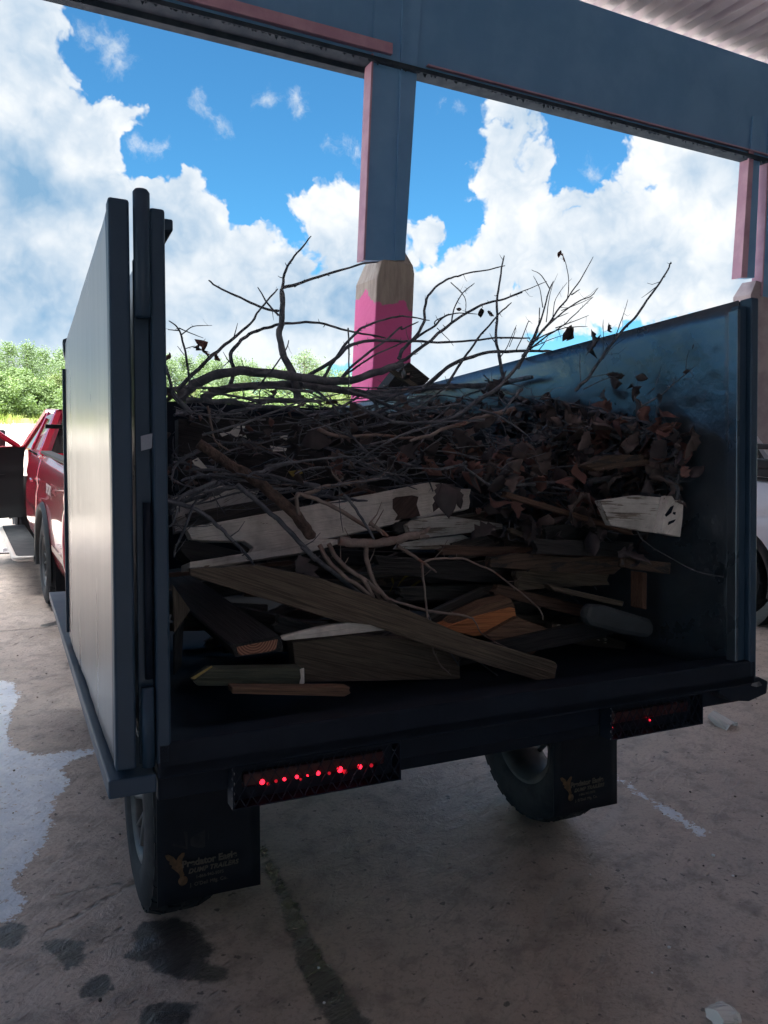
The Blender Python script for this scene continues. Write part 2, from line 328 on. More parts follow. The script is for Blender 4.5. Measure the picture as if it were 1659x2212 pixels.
def floormat(marks):
    m = bpy.data.materials.new('rough_concrete'); m.use_nodes = True; m.node_tree.nodes.clear(); t = NT(m.node_tree)
    tc = t.new('ShaderNodeTexCoord'); o = tc.outputs['Object']
    A_ = t.vmath('MULTIPLY', o, (1, 1, 0))
    rot = t.new('ShaderNodeVectorRotate', {'Vector': A_, 'Angle': math.radians(-52)}, rotation_type='Z_AXIS').outputs[0]
    big = t.noise(A_, 1.1, 6, .62); mid = t.noise(A_, 7, 6, .65); fine = t.noise(A_, 60, 4, .6)
    drag = t.noise(t.vmath('MULTIPLY', rot, (2.6, 6.5, 1)), 2.4, 7, .68, .9)
    c = t.mix(t.ss(big, .35, .68), (.40, .325, .28, 1), (.54, .455, .405, 1))
    c = t.mix(t.ss(mid, .46, .68, 0, .7), c, (.21, .17, .15, 1))
    c = t.mix(t.ss(drag, .52, .70, 0, .5), c, (.20, .165, .15, 1))
    c = t.mix(t.ss(fine, .5, .68, 0, .45), c, (.17, .14, .125, 1)); sp = t.noise(A_, 24, 3, .5); c = t.mix(t.ss(sp, .66, .70, 0, .8), c, (.045, .04, .04, 1))
    # gouges scraped into the slab
    vo = t.new('ShaderNodeTexVoronoi', {'Vector': t.vmath('MULTIPLY', rot, (3.3, 11, 1)), 'Scale': 1.3, 'Randomness': 1.}, feature='F1')
    gouge = t.ss(t.math('ADD', vo.outputs[0], t.math('MULTIPLY', fine, .25)), .13, .24)
    c = t.mix(gouge, (.17, .135, .12, 1), c)
    rough = t.ss(big, .3, .7, .36, .56)
    h = t.math('ADD', t.math('MULTIPLY', drag, 1.4), t.math('ADD', t.math('MULTIPLY', mid, .6), t.math('MULTIPLY', fine, .22))); h = t.math('ADD', h, t.math('MULTIPLY', gouge, .4))
    if marks:
        at = lambda n: t.new('ShaderNodeAttribute', attribute_name=n).outputs['Fac']
        jit = t.math('MULTIPLY', t.math('SUBTRACT', t.noise(A_, 9, 7, .7), .5), .16)
        jf = t.math('MULTIPLY', t.math('SUBTRACT', t.noise(A_, 38, 6, .7), .5), .10)
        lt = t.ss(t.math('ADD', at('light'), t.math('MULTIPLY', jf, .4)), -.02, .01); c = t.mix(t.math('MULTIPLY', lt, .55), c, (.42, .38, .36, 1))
        ck = t.ss(t.math('ADD', at('crack'), t.math('MULTIPLY', jf, .12)), -.012, .002); c = t.mix(t.math('MULTIPLY', ck, .8), c, (.06, .05, .045, 1)); h = t.math('SUBTRACT', h, t.math('MULTIPLY', ck, .7))
        wt = t.ss(t.math('ADD', at('wet'), t.math('ADD', t.math('MULTIPLY', jit, .5), t.math('MULTIPLY', jf, .4))), -.012, .012); c = t.mix(t.math('MULTIPLY', wt, .92), c, t.mix(mid, (.022, .026, .032, 1), (.04, .043, .05, 1)))
        wa = t.math('ADD', at('paint'), t.math('ADD', t.math('MULTIPLY', jit, .75), t.math('MULTIPLY', jf, 1.5))); pt = t.ss(wa, -.004, .004)
        holes = t.ss(t.noise(A_, 30, 5, .65), .60, .64); pt2 = t.math('MULTIPLY', pt, t.math('SUBTRACT', 1, t.math('MULTIPLY', holes, .7)))
        pc = t.mix(t.ss(mid, .35, .7), (.70, .78, .90, 1), (.86, .92, 1., 1)); c = t.mix(pt2, c, pc)
        rough = t.math('SUBTRACT', t.math('SUBTRACT', rough, t.math('MULTIPLY', wt, .16)), t.math('MULTIPLY', pt2, -.05))
        h = t.math('ADD', h, t.math('MULTIPLY', pt2, .5))
    bs = t.new('ShaderNodeBsdfPrincipled', {'Base Color': c, 'Roughness': rough, 'Specular IOR Level': .85})
    b = t.new('ShaderNodeBump', {'Strength': .5, 'Distance': .03, 'Height': h}); t.l.new(b.outputs[0], bs.inputs['Normal'])
    out = t.new('ShaderNodeOutputMaterial'); t.l.new(bs.outputs[0], out.inputs[0]); return m
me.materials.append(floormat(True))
# slab around the worked area, and the yard to the horizon
b = MB(); E0 = P(850, 570, 8.5); E0[2] = 0
dp = ground_at(60, 1193); dn = LH
def strip(x0, x1, y0, y1, z): return [(x0, y0, z), (x1, y0, z), (x1, y1, z), (x0, y1, z)]
b.add(strip(-60, 70, -40, 9.9, -.004), [(0, 1, 2, 3)]); o = b.build('concrete_apron', floormat(False)); tag(o, kind='structure')
b = MB(); n_ = 90; rr = [0] + [6 * 1.09 ** i for i in range(49)]
vs = []; ka = 96
for r_ in rr:
    for j in range(ka):
        a_ = 2 * math.pi * j / ka; x, y = r_ * math.cos(a_), r_ * math.sin(a_) + 6; vs.append((x, y, rise(x, y) - .03))
b.add(vs, [(i * ka + j, (i + 1) * ka + j, (i + 1) * ka + (j + 1) % ka, i * ka + (j + 1) % ka) for i in range(len(rr) - 1) for j in range(ka)], smooth=True)
m = bpy.data.materials.new('pale_gravel'); m.use_nodes = True; m.node_tree.nodes.clear(); t = NT(m.node_tree)
tc = t.new('ShaderNodeTexCoord'); o_ = tc.outputs['Object']; len_ = t.vmath('LENGTH', t.vmath('MULTIPLY', o_, (1, 1, 0)), None, out=1)
c = t.mix(t.ss(t.noise(o_, .35, 7, .65), .4, .62), (.36, .32, .28, 1), (.50, .46, .42, 1)); c = t.mix(t.ss(t.noise(o_, 3., 6, .7), .52, .7, 0, .6), c, (.24, .21, .18, 1))
gr = t.ss(t.math('ADD', len_, t.math('MULTIPLY', t.math('SUBTRACT', t.noise(t.vmath('MULTIPLY', o_, (1, 1, 0)), .07, 6, .7), .5), 90)), 70, 78)
c = t.mix(gr, c, t.mix(t.noise(o_, .6, 5, .6), (.14, .19, .035, 1), (.23, .26, .06, 1)))
bs = t.new('ShaderNodeBsdfPrincipled', {'Base Color': c, 'Roughness': .95}); out = t.new('ShaderNodeOutputMaterial'); t.l.new(bs.outputs[0], out.inputs[0])
bb = t.new('ShaderNodeBump', {'Strength': .6, 'Distance': .1, 'Height': t.noise(o_, 2, 7, .7)}); t.l.new(bb.outputs[0], bs.inputs['Normal'])
o = b.build('gravel_ground', m); tag(o, kind='structure')
# grass along the far edge of the yard
gm = mat('yard_grass', (.13, .19, .03, 1), (.26, .30, .07, 1), .6, .9)
b = MB()
for i in range(9000):
    a_ = ru(math.radians(55), math.radians(132)); r_ = ru(76, 104) - 6 * rnd() ** 2; x, y = r_ * math.cos(a_), r_ * math.sin(a_); z = rise(x, y) - .05; h_ = ru(.18, .75); w_ = ru(.05, .16); c_, s_ = math.cos(a_ * 37), math.sin(a_ * 37)
    b.add([(x - w_ * c_, y - w_ * s_, z), (x + w_ * c_, y + w_ * s_, z), (x + ru(-.25, .25), y + ru(-.25, .25), z + h_)], [(0, 1, 2)])
tag(b.build('grass', gm), 'tall yellow green grass along the foot of the trees', 'grass', kind='stuff')
# trench drain
dt = mat('drain_steel', (.55, .53, .55, 1), (.42, .4, .42, 1), 8, .6)
DM = Mx(AH, LH, UP, ground_at(-60, 1196) * np.array([1, 1, 0]) + np.array([0, 0, .012]))
dr = empty('trench_drain', DM, 'pale steel trench drain grate with dark slots, set in the concrete by the red pickup', 'drain')
b = MB(); b.box(-1.5, 5.2, -.14, .24, -.012, .0); fr = b.build('channel', darkm, dr)
b = MB(); ns = 60; pw = 6.7 / ns
for i in range(ns):
    x = -1.5 + i * pw; b.box(x, x + pw * .5, -.14, .24, .001, .012)
for y0, y1 in ((-.14, -.07), (.03, .07), (.17, .24)): b.box(-1.5, 5.2, y0, y1, .0012, .0125)
b.build('grate', dt, dr)
# ------------------------------------------------------------------ building
steel = mat('blue_grey_steel', (.10, .26, .50, 1), (.13, .30, .55, 1), 1.6, .55, bump=.05, rvar=.2)
pinkst = mat('faded_pink_steel', (.34, .20, .30, 1), (.42, .27, .37, 1), 4, .6)
roofm = mat('roof_sheet', (.58, .53, .58, 1), (.48, .44, .50, 1), 1.4, .5)
purl = mat('oxide_red_steel', (.10, .035, .04, 1), (.14, .05, .05, 1), 3, .6)
eavem = mat('dark_eave_steel', (.020, .032, .05, 1), (.035, .05, .07, 1), 6, .9, spec=.05); EN = LH; EP = P(850, 570, 8.5)  # dark matte tone for the eave lip, gutter and hanging scale
def V(x, y, off=0.): return hitplane(x, y, EP + LH * off, EN)
def epoly(b, pts, ext, off=0., mi=0): b.prism([V(x, y, off) for x, y in pts], ext, mi)
def pedmat():
    m = bpy.data.materials.new('pink_over_concrete'); m.use_nodes = True; m.node_tree.nodes.clear(); t = NT(m.node_tree)
    tc = t.new('ShaderNodeTexCoord'); o = tc.outputs['Object']; sp = t.new('ShaderNodeSeparateXYZ', {0: o})
    e = t.math('ADD', sp.outputs[2], t.math('ADD', t.math('MULTIPLY', t.math('SUBTRACT', t.noise(o, 2.5, 5, .6), .5), .5), t.math('MULTIPLY', sp.outputs[0], .25)))
    f = t.ss(e, PINKZ - .012, PINKZ + .012)
    con = t.mix(t.ss(t.noise(t.vmath('MULTIPLY', o, (6, 6, 1)), 2.6, 6, .65), .35, .7), (.36, .33, .30, 1), (.25, .22, .21, 1))
    pk = t.mix(t.noise(o, 3, 4, .6), (.58, .085, .30, 1), (.66, .13, .36, 1))
    bs = t.new('ShaderNodeBsdfPrincipled', {'Base Color': t.mix(f, pk, con), 'Roughness': .7})
    b = t.new('ShaderNodeBump', {'Strength': .35, 'Distance': .03, 'Height': t.noise(o, 14, 6, .65)}); t.l.new(b.outputs[0], bs.inputs['Normal'])
    out = t.new('ShaderNodeOutputMaterial'); t.l.new(bs.outputs[0], out.inputs[0]); return m
PINKZ = V(830, 655)[2]
pedm = pedmat()
BZ0 = V(1250, 168 + .2305 * 351)[2]; BZ1 = V(1430, 58)[2]
def column(name, label, front, ped, off=0., left=((805.5, 118), (787, 562))):
    base = V(ped[-1][0], ped[-1][1]); r = empty(name, Matrix.Translation((base[0], base[1], 0)), label, 'column'); o0 = (base[0], base[1], 0)
    b = MB(); epoly(b, front, LH * .14); s_ = b.build('shaft', steel, r, bevel=.004)
    b2 = MB(); b2.prism([V(*left[0]) - AH * .02 - LH * .02, V(*left[1]) - AH * .02 - LH * .02, V(*left[1]) - AH * .02 + LH * .16, V(*left[0]) - AH * .02 + LH * .16], AH * .022); b2.build('flange', pinkst, r)
    return r, o0
def fix(o, o0):     # meshes written in world coordinates, parent at o0
    for v in o.data.vertices: v.co.x -= o0[0]; v.co.y -= o0[1]; v.co.z -= o0[2]
mx = 868
cr, c0 = column('steel_column', 'large blue grey steel column on a pink painted concrete pier, in the middle', [(812, -60), (914, -60), (900, 170), (875, 562), (787, 562), (806, 105)], [(0, 0), (830, 1268)])
b = MB(); b.prism([V(872, -60, -.02), V(877, -60, -.02), V(856, 562, -.02), V(852, 562, -.02)], LH * .02); b.build('web_seam', steel, cr)
b = MB(); bot = [V(782, 1268), V(868, 1268)]; top = [V(815, 600), V(897, 590)]
D_ = LH * .60
vs = [bot[0], bot[1], bot[1] + D_, bot[0] + D_, V(815, 600), V(896, 592), V(896, 592) + D_, V(815, 600) + D_, V(826, 560), V(893, 574) , V(893, 574) + D_ * .9, V(826, 560) + D_ * .85, V(832, 536, .12), V(868, 530, .12), V(868, 530, .12) + D_ * .5, V(832, 536, .12) + D_ * .5]
b.add(vs, [(0, 1, 5, 4), (1, 2, 6, 5), (2, 3, 7, 6), (3, 0, 4, 7), (4, 5, 9, 8), (5, 6, 10, 9), (6, 7, 11, 10), (7, 4, 8, 11), (8, 9, 13, 12), (9, 10, 14, 13), (10, 11, 15, 14), (11, 8, 12, 15), (12, 13, 14, 15)])
b.build('pier', pedm, cr, bevel=.015)
for o in cr.children: fix(o, c0)
cr2, c02 = column('steel_column', 'pinkish steel column with a narrow gap beside it, behind the right side of the dumper', [(1634, 250), (1646, 250), (1630, 600), (1602, 600), (1620, 340), (1627, 250)], [(0, 0), (1600, 1215)], left=((1622, 332), (1603, 600)))
b = MB(); b.prism([V(1619, 325, -.022), V(1629, 325, -.022), V(1614, 600, -.022), V(1601, 600, -.022)], LH * .02); b.build('pink_face', pinkst, cr2)
b = MB(); D_ = LH * .30; pb = [V(1612, 1215), V(1690, 1215)]; pt = [V(1622, 636), V(1702, 650)]
b.add([pb[0], pb[1], pb[1] + D_, pb[0] + D_, pt[0], pt[1], pt[1] + D_, pt[0] + D_, V(1634, 606), V(1652, 612), V(1652, 612) + D_ * .8, V(1634, 606) + D_ * .8], [(0, 1, 5, 4), (1, 2, 6, 5), (2, 3, 7, 6), (3, 0, 4, 7), (4, 5, 9, 8), (5, 6, 10, 9), (6, 7, 11, 10), (7, 4, 8, 11), (8, 9, 10, 11)]); b.build('pier', mat('pale_lilac_concrete', (.25, .21, .25, 1), (.34, .30, .33, 1), 3, .8, bump=.3), cr2)
for o in cr2.children: fix(o, c02)
cr3, c03 = column('steel_column', 'dark blue steel column cut by the right edge of the picture', [(1668, 250), (1770, 250), (1728, 660), (1643, 640), (1657, 345), (1662, 250)], [(0, 0), (1680, 1230)], left=((1658, 345), (1645, 640)))
for o in cr3.children: fix(o, c03)
# eave beam: deep web, bottom flange and lips
EB = EP.copy(); EB[2] = 0
def eb(name, m, parent, s0, s1, d0, d1, z0, z1, bevel=.003):
    bm_ = MB(); vs = [EB + AH * s + LH * d + UP * z for s in (s0, s1) for d in (d0, d1) for z in (z0, z1)]
    bm_.add([v - beam0 for v in vs], [(0, 1, 3, 2), (4, 6, 7, 5), (0, 4, 5, 1), (2, 3, 7, 6), (0, 2, 6, 4), (1, 5, 7, 3)]); return bm_.build(name, m, parent, bevel=bevel)
beam0 = EB + UP * BZ0
beam = empty('eave_beam', Matrix.Translation(tuple(beam0)), 'deep blue grey steel eave beam above the columns', 'beam')
eb('web', steel, beam, -30, 36, .02, .10, BZ0 + .05, BZ1)
eb('lower_lip', eavem, beam, -30, 36, -.06, .16, BZ0, BZ0 + .045)
eb('pink_edge', pinkst, beam, -.35 + .67, 32, -.03, .019, BZ0 + .10, BZ0 + .118)
eb('pink_flange', pinkst, beam, -14, -.12, -.05, .019, BZ0 + .11, BZ0 + .22)
eb('gutter', eavem, beam, -14, -.12, .17, .30, BZ0 - .05, BZ0 + .06)
bm2 = MB()
s = -13.
while s < 20:     # ragged drips and rust scale hanging off the lip
    w_ = ru(.01, .06); h_ = ru(.004, .022) if rnd() < .85 else ru(.02, .05); p0 = EB + AH * s - LH * .04 + UP * (BZ0 + .002) - beam0
    bm2.add([p0, p0 + AH * w_, p0 + AH * w_ * .5 - UP * h_, p0 + LH * .02, p0 + AH * w_ + LH * .02], [(0, 2, 1), (3, 4, 2), (0, 3, 2), (1, 2, 4)]); s += w_ * ru(.8, 2.2)
bm2.build('rust_scale', eavem, beam)
# roof: ribbed sheet rising gently from the eave, with purlins; unseen overhang and ends sized to block sky light
ro = MB(); s0, s1 = -28., 30; N_ = int((s1 - s0) / .05); zr = BZ1 + .02
prof = [0, .07, .07, 0, 0, 0]
for i in range(N_):
    a0, a1 = s0 + i * .05, s0 + (i + 1) * .05; h0, h1 = prof[i % 6], prof[(i + 1) % 6]
    pts = [EB + AH * a0 + LH * 1.7 + UP * (zr + h0), EB + AH * a1 + LH * 1.7 + UP * (zr + h1), EB + AH * a1 - LH * 15.5 + UP * (zr + h1 + .5), EB + AH * a0 - LH * 15.5 + UP * (zr + h0 + .5)]
    ro.add(pts, [(0, 1, 2, 3)])
o = ro.build('canopy_roof', roofm); tag(o, 'ribbed metal canopy roof seen from below at the upper right', 'roof')
sm = o.modifiers.new('thick', 'SOLIDIFY'); sm.thickness = .004
for a_, c_, lb_ in ((-28, -5.5, 'unseen grey wall added behind the viewer to block light, left of the gap'), (-3.1, 30, 'unseen grey wall added behind the viewer to block light, right of the gap')):  # unseen walls added to block light from behind; the gap lets some in
    bw = MB(); vs = [EB + AH * s - LH * d + UP * z for s in (a_, c_) for d in (15.0, 15.2) for z in (0, zr + .45)]; bw.add(vs, [(0, 1, 3, 2), (4, 6, 7, 5), (0, 4, 5, 1), (2, 3, 7, 6), (0, 2, 6, 4), (1, 5, 7, 3)])
    o = bw.build('rear_light_block', mat('light_block_grey', (.10, .11, .13, 1), (.13, .14, .16, 1), 2, .7)); tag(o, lb_, 'wall')
for k, dd in enumerate((1.35, 2.9, 4.6, 6.4, 8.4, 10.6)):
    zz = zr + .5 * (dd + .3) / 15.8 - .02; p0 = EB - LH * dd + UP * (zz - .2)
    pm = MB(); vs = [AH * s + LH * d + UP * z for s in (-27.9, 29.9) for d in (0, .09) for z in (0, .2)]; pm.add(vs, [(0, 1, 3, 2), (4, 6, 7, 5), (0, 4, 5, 1), (2, 3, 7, 6), (0, 2, 6, 4), (1, 5, 7, 3)])
    o = pm.build('roof_purlin', purl, bevel=.004); o.location = tuple(p0); tag(o, 'oxide red steel purlin carrying the ribbed canopy roof, %s' % ['nearest the eave beam', 'second from the eave beam', 'third from the eave beam', 'fourth from the eave beam', 'fifth from the eave beam', 'farthest from the eave beam'][k], 'purlin', 'purlins under the canopy roof')
# ------------------------------------------------------------------ dump trailer
tr = empty('dump_trailer', TRM, 'black steel dump trailer heaped with branches and old lumber, rear gate swung open', 'trailer')
WW, LL, HH = 1.965, 3.66, 1.265
def rbox(name, m, x0, x1, y0, y1, z0, z1, bevel=.004, parent=tr): return bx(name, m, parent, x0, x1, y0, y1, z0, z1, bevel)
# right wall: sheet with soft dents, top rail
b = MB(); nx, nz = 60, 26
def wallsheet(x, sgn):
    vs = []
    for i in range(nx + 1):
        for j in range(nz + 1):
            y = .05 + (LL - .05) * i / nx; z = (HH - .004) * j / nz
            vs.append((x + sgn * .006 * noise.noise(Vector((y * 2.2, z * 2.6, x))) * min(1, z * 4) * min(1, (HH - z) * 4), y, z))
    return vs, [(i * (nz + 1) + j, (i + 1) * (nz + 1) + j, (i + 1) * (nz + 1) + j + 1, i * (nz + 1) + j + 1) for i in range(nx) for j in range(nz)]
for x, nm in ((.035, 'side_wall'), (WW - .035, 'side_wall')):
    b = MB(); vs, fs = wallsheet(x, 1); b.add(vs, fs, smooth=True); o = b.build(nm, blackin, tr); s_ = o.modifiers.new('t', 'SOLIDIFY'); s_.thickness = .004
    rbox('top_rail', black, x + .0045, x + .026, .05, LL, HH - .034, HH - .006, .004)
rbox('front_wall', darkm, .04, WW - .04, LL - .03, LL, 0, HH - .01)
rbox('bed_floor', darkm, .01, WW - .01, .0, LL, -.03, .0)
# rear corner posts
lp = rbox('corner_post', black, .001, .034, .0, .05, .0, 1.262, .006)
rp = rbox('corner_post', black, WW - .033, WW, .0, .05, -.01, 1.262, .005)
rbox('post_liner', blackin, WW - .085, WW - .072, .012, .05, .03, 1.22, .003)
rbox('post_flange', black, WW - .074, WW - .0335, .02, .05, .01, 1.235, .003)
# hinge column between gate and post
rbox('hinge_plate', black, -.033, .0005, .030, .042, .0, 1.15, .002)
b = MB(); b.lathe([(0, 0), (0, .014), (.004, .0185), (.278, .0185), (.284, .014), (.284, 0)], (-.0165, .006, 1.014), (0, 0, 1), 28); b.build('hinge_barrel', black, tr)
b = MB(); b.lathe([(0, 0), (0, .0145), (.18, .0145), (.18, 0)], (-.0165, .008, .0), (0, 0, 1), 20); b.build('hinge_barrel', black, tr)
b = MB(); b.lathe([(0, 0), (0, .009), (.40, .009), (.40, 0)], (-.012, .008, .2), (0, 0, 1), 16); b.build('hinge_pin', darkm, tr)
lab = mat('paper_tag', (.30, .34, .42, 1), (.24, .27, .34, 1), 20, .7)
b = MB(); T0 = [(304, 942), (329, 936), (328, 968), (305, 974)]; b.prism([TM @ (Q(x, y, -.014) - TO) for x, y in T0], (0, -.001, 0)); b.build('paper_tag', lab, tr)
# the gate, swung right round along the outside
gx0, gx1 = -.084, -.043
gate = bpy.data.objects.new('rear_gate', None); link(gate, tr)
gl = 1.80
b = MB(); ny, nz = 40, 40; vs = []
for i in range(ny + 1):
    for j in range(nz + 1):
        y = .055 + (gl - .055) * i / ny; z = .0 + 1.262 * j / nz; vs.append((gx0 + .0035 * noise.noise(Vector((y * 1.6, z * 1.2, 4))) + .001 * noise.noise(Vector((y * 9, z * 3, 1))), y, z))
b.add(vs, [(i * (nz + 1) + j, i * (nz + 1) + j + 1, (i + 1) * (nz + 1) + j + 1, (i + 1) * (nz + 1) + j) for i in range(ny) for j in range(nz)], smooth=True)
bpy.data.objects.remove(gate)
gate = b.build('rear_gate', doorm, tr); s_ = gate.modifiers.new('t', 'SOLIDIFY'); s_.thickness = .003; s_.offset = -1
rbox('gate_frame', black, gx0 - .004, gx1, .0, .044, .0, 1.272, .006, gate)
rbox('gate_frame', black, gx0 + .003, gx1, .05, gl, 1.222, 1.2615, .005, gate)
rbox('gate_frame', black, gx0 + .003, gx1, .05, gl, .0, .04, .005, gate)
rbox('gate_frame', black, gx0 + .003, gx1, gl - .04, gl + .002, .04, 1.22, .005, gate)
b = MB(); LQ = [(135.5, 733), (150, 728), (150, 765), (141, 777), (137, 760)]
b.prism([TM @ (Q(x, y, gl) - TO) for x, y in LQ], (0, .05, 0)); b.build('gate_latch', black, gate, bevel=.003)
rbox('latch_bar', black, gx0 - .012, gx0 + .01, gl + .002, gl + .02, .02, 1.16, .003, gate)
# flat side shelves
sh = rbox('side_shelf', black, -.104, .0, .0, LL, -.060, -.018, .004)
rbox('side_shelf', darkm, WW + .001, WW + .07, .06, LL, -.060, -.018, .004)
b = MB(); b.prism([(WW - .17, .002, -.045), (WW - .12, .002, -.076), (WW - .03, .002, -.089), (WW + .055, .002, -.072), (WW + .06, .002, -.03), (WW + .02, .002, -.012), (WW - .17, .002, -.012)], (0, .11, 0)); b.build('latch_bracket', darkm, tr, bevel=.004)
b = MB(); b.prism([TM @ (Q(x, y, -.003) - TO) for x, y in [(1625, 1476), (1640, 1472), (1646, 1480), (1634, 1484), (1622, 1481)]], (0, -.001, 0)); b.build('chipped_spot', galv, tr)
# rear cross beam and light housings
rb = rbox('rear_beam', darkm, .002, WW - .002, .0, .09, -.034, .050, .006)
rbox('beam_plate', darkm, .012, WW - .012, .060, .088, -.105, -.0345, .003)
redl = emis('red_lamp_lit', (1, .012, .03, 1), 2.2); redd = emis('red_lamp_dim', (.45, .008, .02, 1), .35)
def lightbox(x0, x1, dots):
    h = MB(); y0 = .0
    h.box(x0, x1, .05, .056, -.132, -.036); h.box(x0, x1, .0, .05, -.135, -.132); h.box(x0, x1, .0, .05, -.036, -.033); h.box(x0 - .003, x0, 0, .05, -.135, -.033); h.box(x1, x1 + .003, 0, .05, -.135, -.033)
    hb = h.build('light_housing', darkm, tr)
    l = MB(); l.box(x0 + .03, x1 - .03, .03, .048, -.098, -.062); l.build('light_bar', mat('red_lens', (.035, .006, .01, 1), rough=.3), hb, bevel=.006)
    for (px, py, r_, lit) in dots:
        c_ = TM @ (Q(px, py, .026) - TO); d = MB(); d.lathe([(.0, .0), (.001, r_ * .7), (.003, r_), (.006, r_)], (c_[0], c_[1] - .002, c_[2]), (0, 1, 0), 10); d.build('lamp', redl if lit else redd, hb)
    m_ = MB(); nn = int((x1 - x0) / .028); cw = (x1 - x0) / nn; zs = [-.132, -.108, -.084, -.060, -.036]
    for i in range(nn):
        for j in range(4):
            for s in (0, 1):
                a = (x0 + (i + .5 * s) * cw, .004, zs[j + (s ^ (j & 1))] if False else (zs[j] if (s ^ (j & 1)) == 0 else zs[j + 1])); c = (x0 + (i + .5 + .5 * s) * cw, .004, zs[j + 1] if (s ^ (j & 1)) == 0 else zs[j])
                m_.tube([a, c], .0016, 4, False, smooth=False)
    m_.build('mesh_guard', darkm, hb)
    e_ = MB(); z = -.132; zig = [(x0 - .004 + (.006 if k & 1 else 0), .003, -.132 + .012 * k) for k in range(9)]; e_.tube(zig, .0015, 4); e_.build('guard_edge', galv, hb)
    return hb
lightbox(.178, .620, [(567, 1690, .0065, 1), (597, 1688, .004, 0), (615, 1684, .0042, 1), (642, 1679, .0045, 1), (665, 1676, .0022, 1), (688, 1671, .0055, 1), (712, 1671, .004, 0), (735, 1663, .0078, 1), (746, 1668, .006, 0), (778, 1657, .0062, 1), (803, 1654, .005, 0), (580, 1694, .004, 0), (650, 1684, .003, 0)])
lightbox(1.339, 1.715, [(1323, 1570, .0045, 1), (1404, 1556, .003, 1)])
# chassis
for x in (.62, 1.26): rbox('frame_rail', darkm, x, x + .07, .38, LL, -.22, -.032, .006)
zc_ = (TM @ (Q(940, 1652, .30) - TO))[2]; rbox('hinge_beam', darkm, .45, 1.55, .30, .37, zc_, -.035, .005)
for y in (.55, 1.7, 2.7): rbox('cross_member', darkm, .691, 1.259, y, y + .07, -.16, -.06, .004)
b = MB(); b.tube([(.30, 1.13, -.50), (1.84, 1.13, -.50)], .038, 14); b.build('axle', darkm, tr)
for x in (.40, 1.66):
    b = MB()
    for k in range(4): b.prism([(x, .78 + .06 * k, -.41 + .0 - .012 * k), (x, 1.13, -.455 - .012 * k), (x, 1.48 - .06 * k, -.41 - .012 * k), (x, 1.48 - .06 * k, -.40 - .012 * k), (x, 1.13, -.445 - .012 * k), (x, .78 + .06 * k, -.40 - .012 * k)], (.05, 0, 0))
    b.build('leaf_spring', darkm, tr)
    rbox('spring_hanger', darkm, x - .004, x + .054, .76, .82, -.42, -.03); rbox('spring_hanger', darkm, x - .004, x + .054, 1.44, 1.5, -.42, -.03)
b = MB(); b.tube([(.97, LL, -.14), (.97, LL + 1.0, -.12)], .05, 8); b.build('drawbar', darkm, tr)
TGZ = lambda x, y: (TM @ (np.array([0, 0, 0.]) - TO))
def wheel(parent, cx, cy, cz, w_, r_, rr_, side, mt=None, treads=28, rimc=None, spokes=8):
    """tyre with carcass, tread blocks and rim; axis along x; side=-1 outer face toward -x"""
    h = w_ / 2; b = MB()
    prof = [(-h * .80, rr_), (-h * .98, rr_ + .02), (-h * 1.0, (rr_ + r_) / 2), (-h * .92, r_ - .035), (-h * .80, r_ - .010), (-h * .5, r_ - .004), (0, r_), (h * .5, r_ - .004), (h * .80, r_ - .010), (h * .92, r_ - .035), (h, (rr_ + r_) / 2), (h * .98, rr_ + .02), (h * .80, rr_)]
    b.lathe([(p[0], p[1]) for p in prof], (cx, cy, cz), (1, 0, 0), 56)
    ty = b.build('tyre', rubber, parent)
    tb = MB()
    for i in range(treads):
        for k, (u0, u1) in enumerate(((-.86, -.5), (-.42, -.04), (.04, .42), (.5, .86))):
            a0 = 2 * math.pi * (i + (.5 if k & 1 else 0)) / treads; a1 = a0 + 2 * math.pi / treads * .66; sk = (.12 if k < 2 else -.12) * 2 * math.pi / treads * 2
            rv = [r_ + .006 if abs(u) < .8 else r_ - .010 for u in (u0, u1)]
            vs = [(cx + u * h, cy + rad * math.cos(a), cz + rad * math.sin(a)) for (u, ro_, s2) in ((u0, rv[0], 0), (u1, rv[1], sk)) for a in (a0 + s2, a1 + s2) for rad in (r_ - .02, ro_)]
            tb.add(vs, [(0, 1, 3, 2), (4, 6, 7, 5), (0, 4, 5, 1), (2, 3, 7, 6), (1, 5, 7, 3)])
    tb.build('tread', rubber, ty)
    s = side; rm = MB()
    rm.lathe([(s * h * .86, rr_ + .004), (s * h * .90, rr_ - .012), (s * h * .72, rr_ - .02), (s * h * .45, rr_ - .035), (-s * h * .7, rr_ - .03), (-s * h * .86, rr_ + .004)], (cx, cy, cz), (1, 0, 0), 40)
    ri = rm.build('rim', rimc or rimm, parent)
    sp = MB()
    for i in range(spokes):
        a = 2 * math.pi * i / spokes; 
        for da in (-.11, .11):
            c_, s_ = math.cos(a + da), math.sin(a + da); c2, s2 = math.cos(a + da * 2.2), math.sin(a + da * 2.2)
            p0 = np.array([cx + s * h * .55, cy + .05 * math.cos(a), cz + .05 * math.sin(a)]); p1 = np.array([cx + s * h * .70, cy + (rr_ - .02) * c2, cz + (rr_ - .02) * s2])
            sp.tube([p0, (p0 + p1) / 2 + np.array([s * .004, 0, 0]), p1], [.017, .012, .012], 6)
    sp.lathe([(s * h * .70, 0), (s * h * .70, .045), (s * h * .55, .065), (s * h * .3, .07)], (cx, cy, cz), (1, 0, 0), 20)
    sp.build('spoke_disc', rimc or rimm, ri)
    return ty
def tz(x, y):   # local z of the ground under (x,y)
    p = W(x, y, 0); return -p[2] / TU[2]
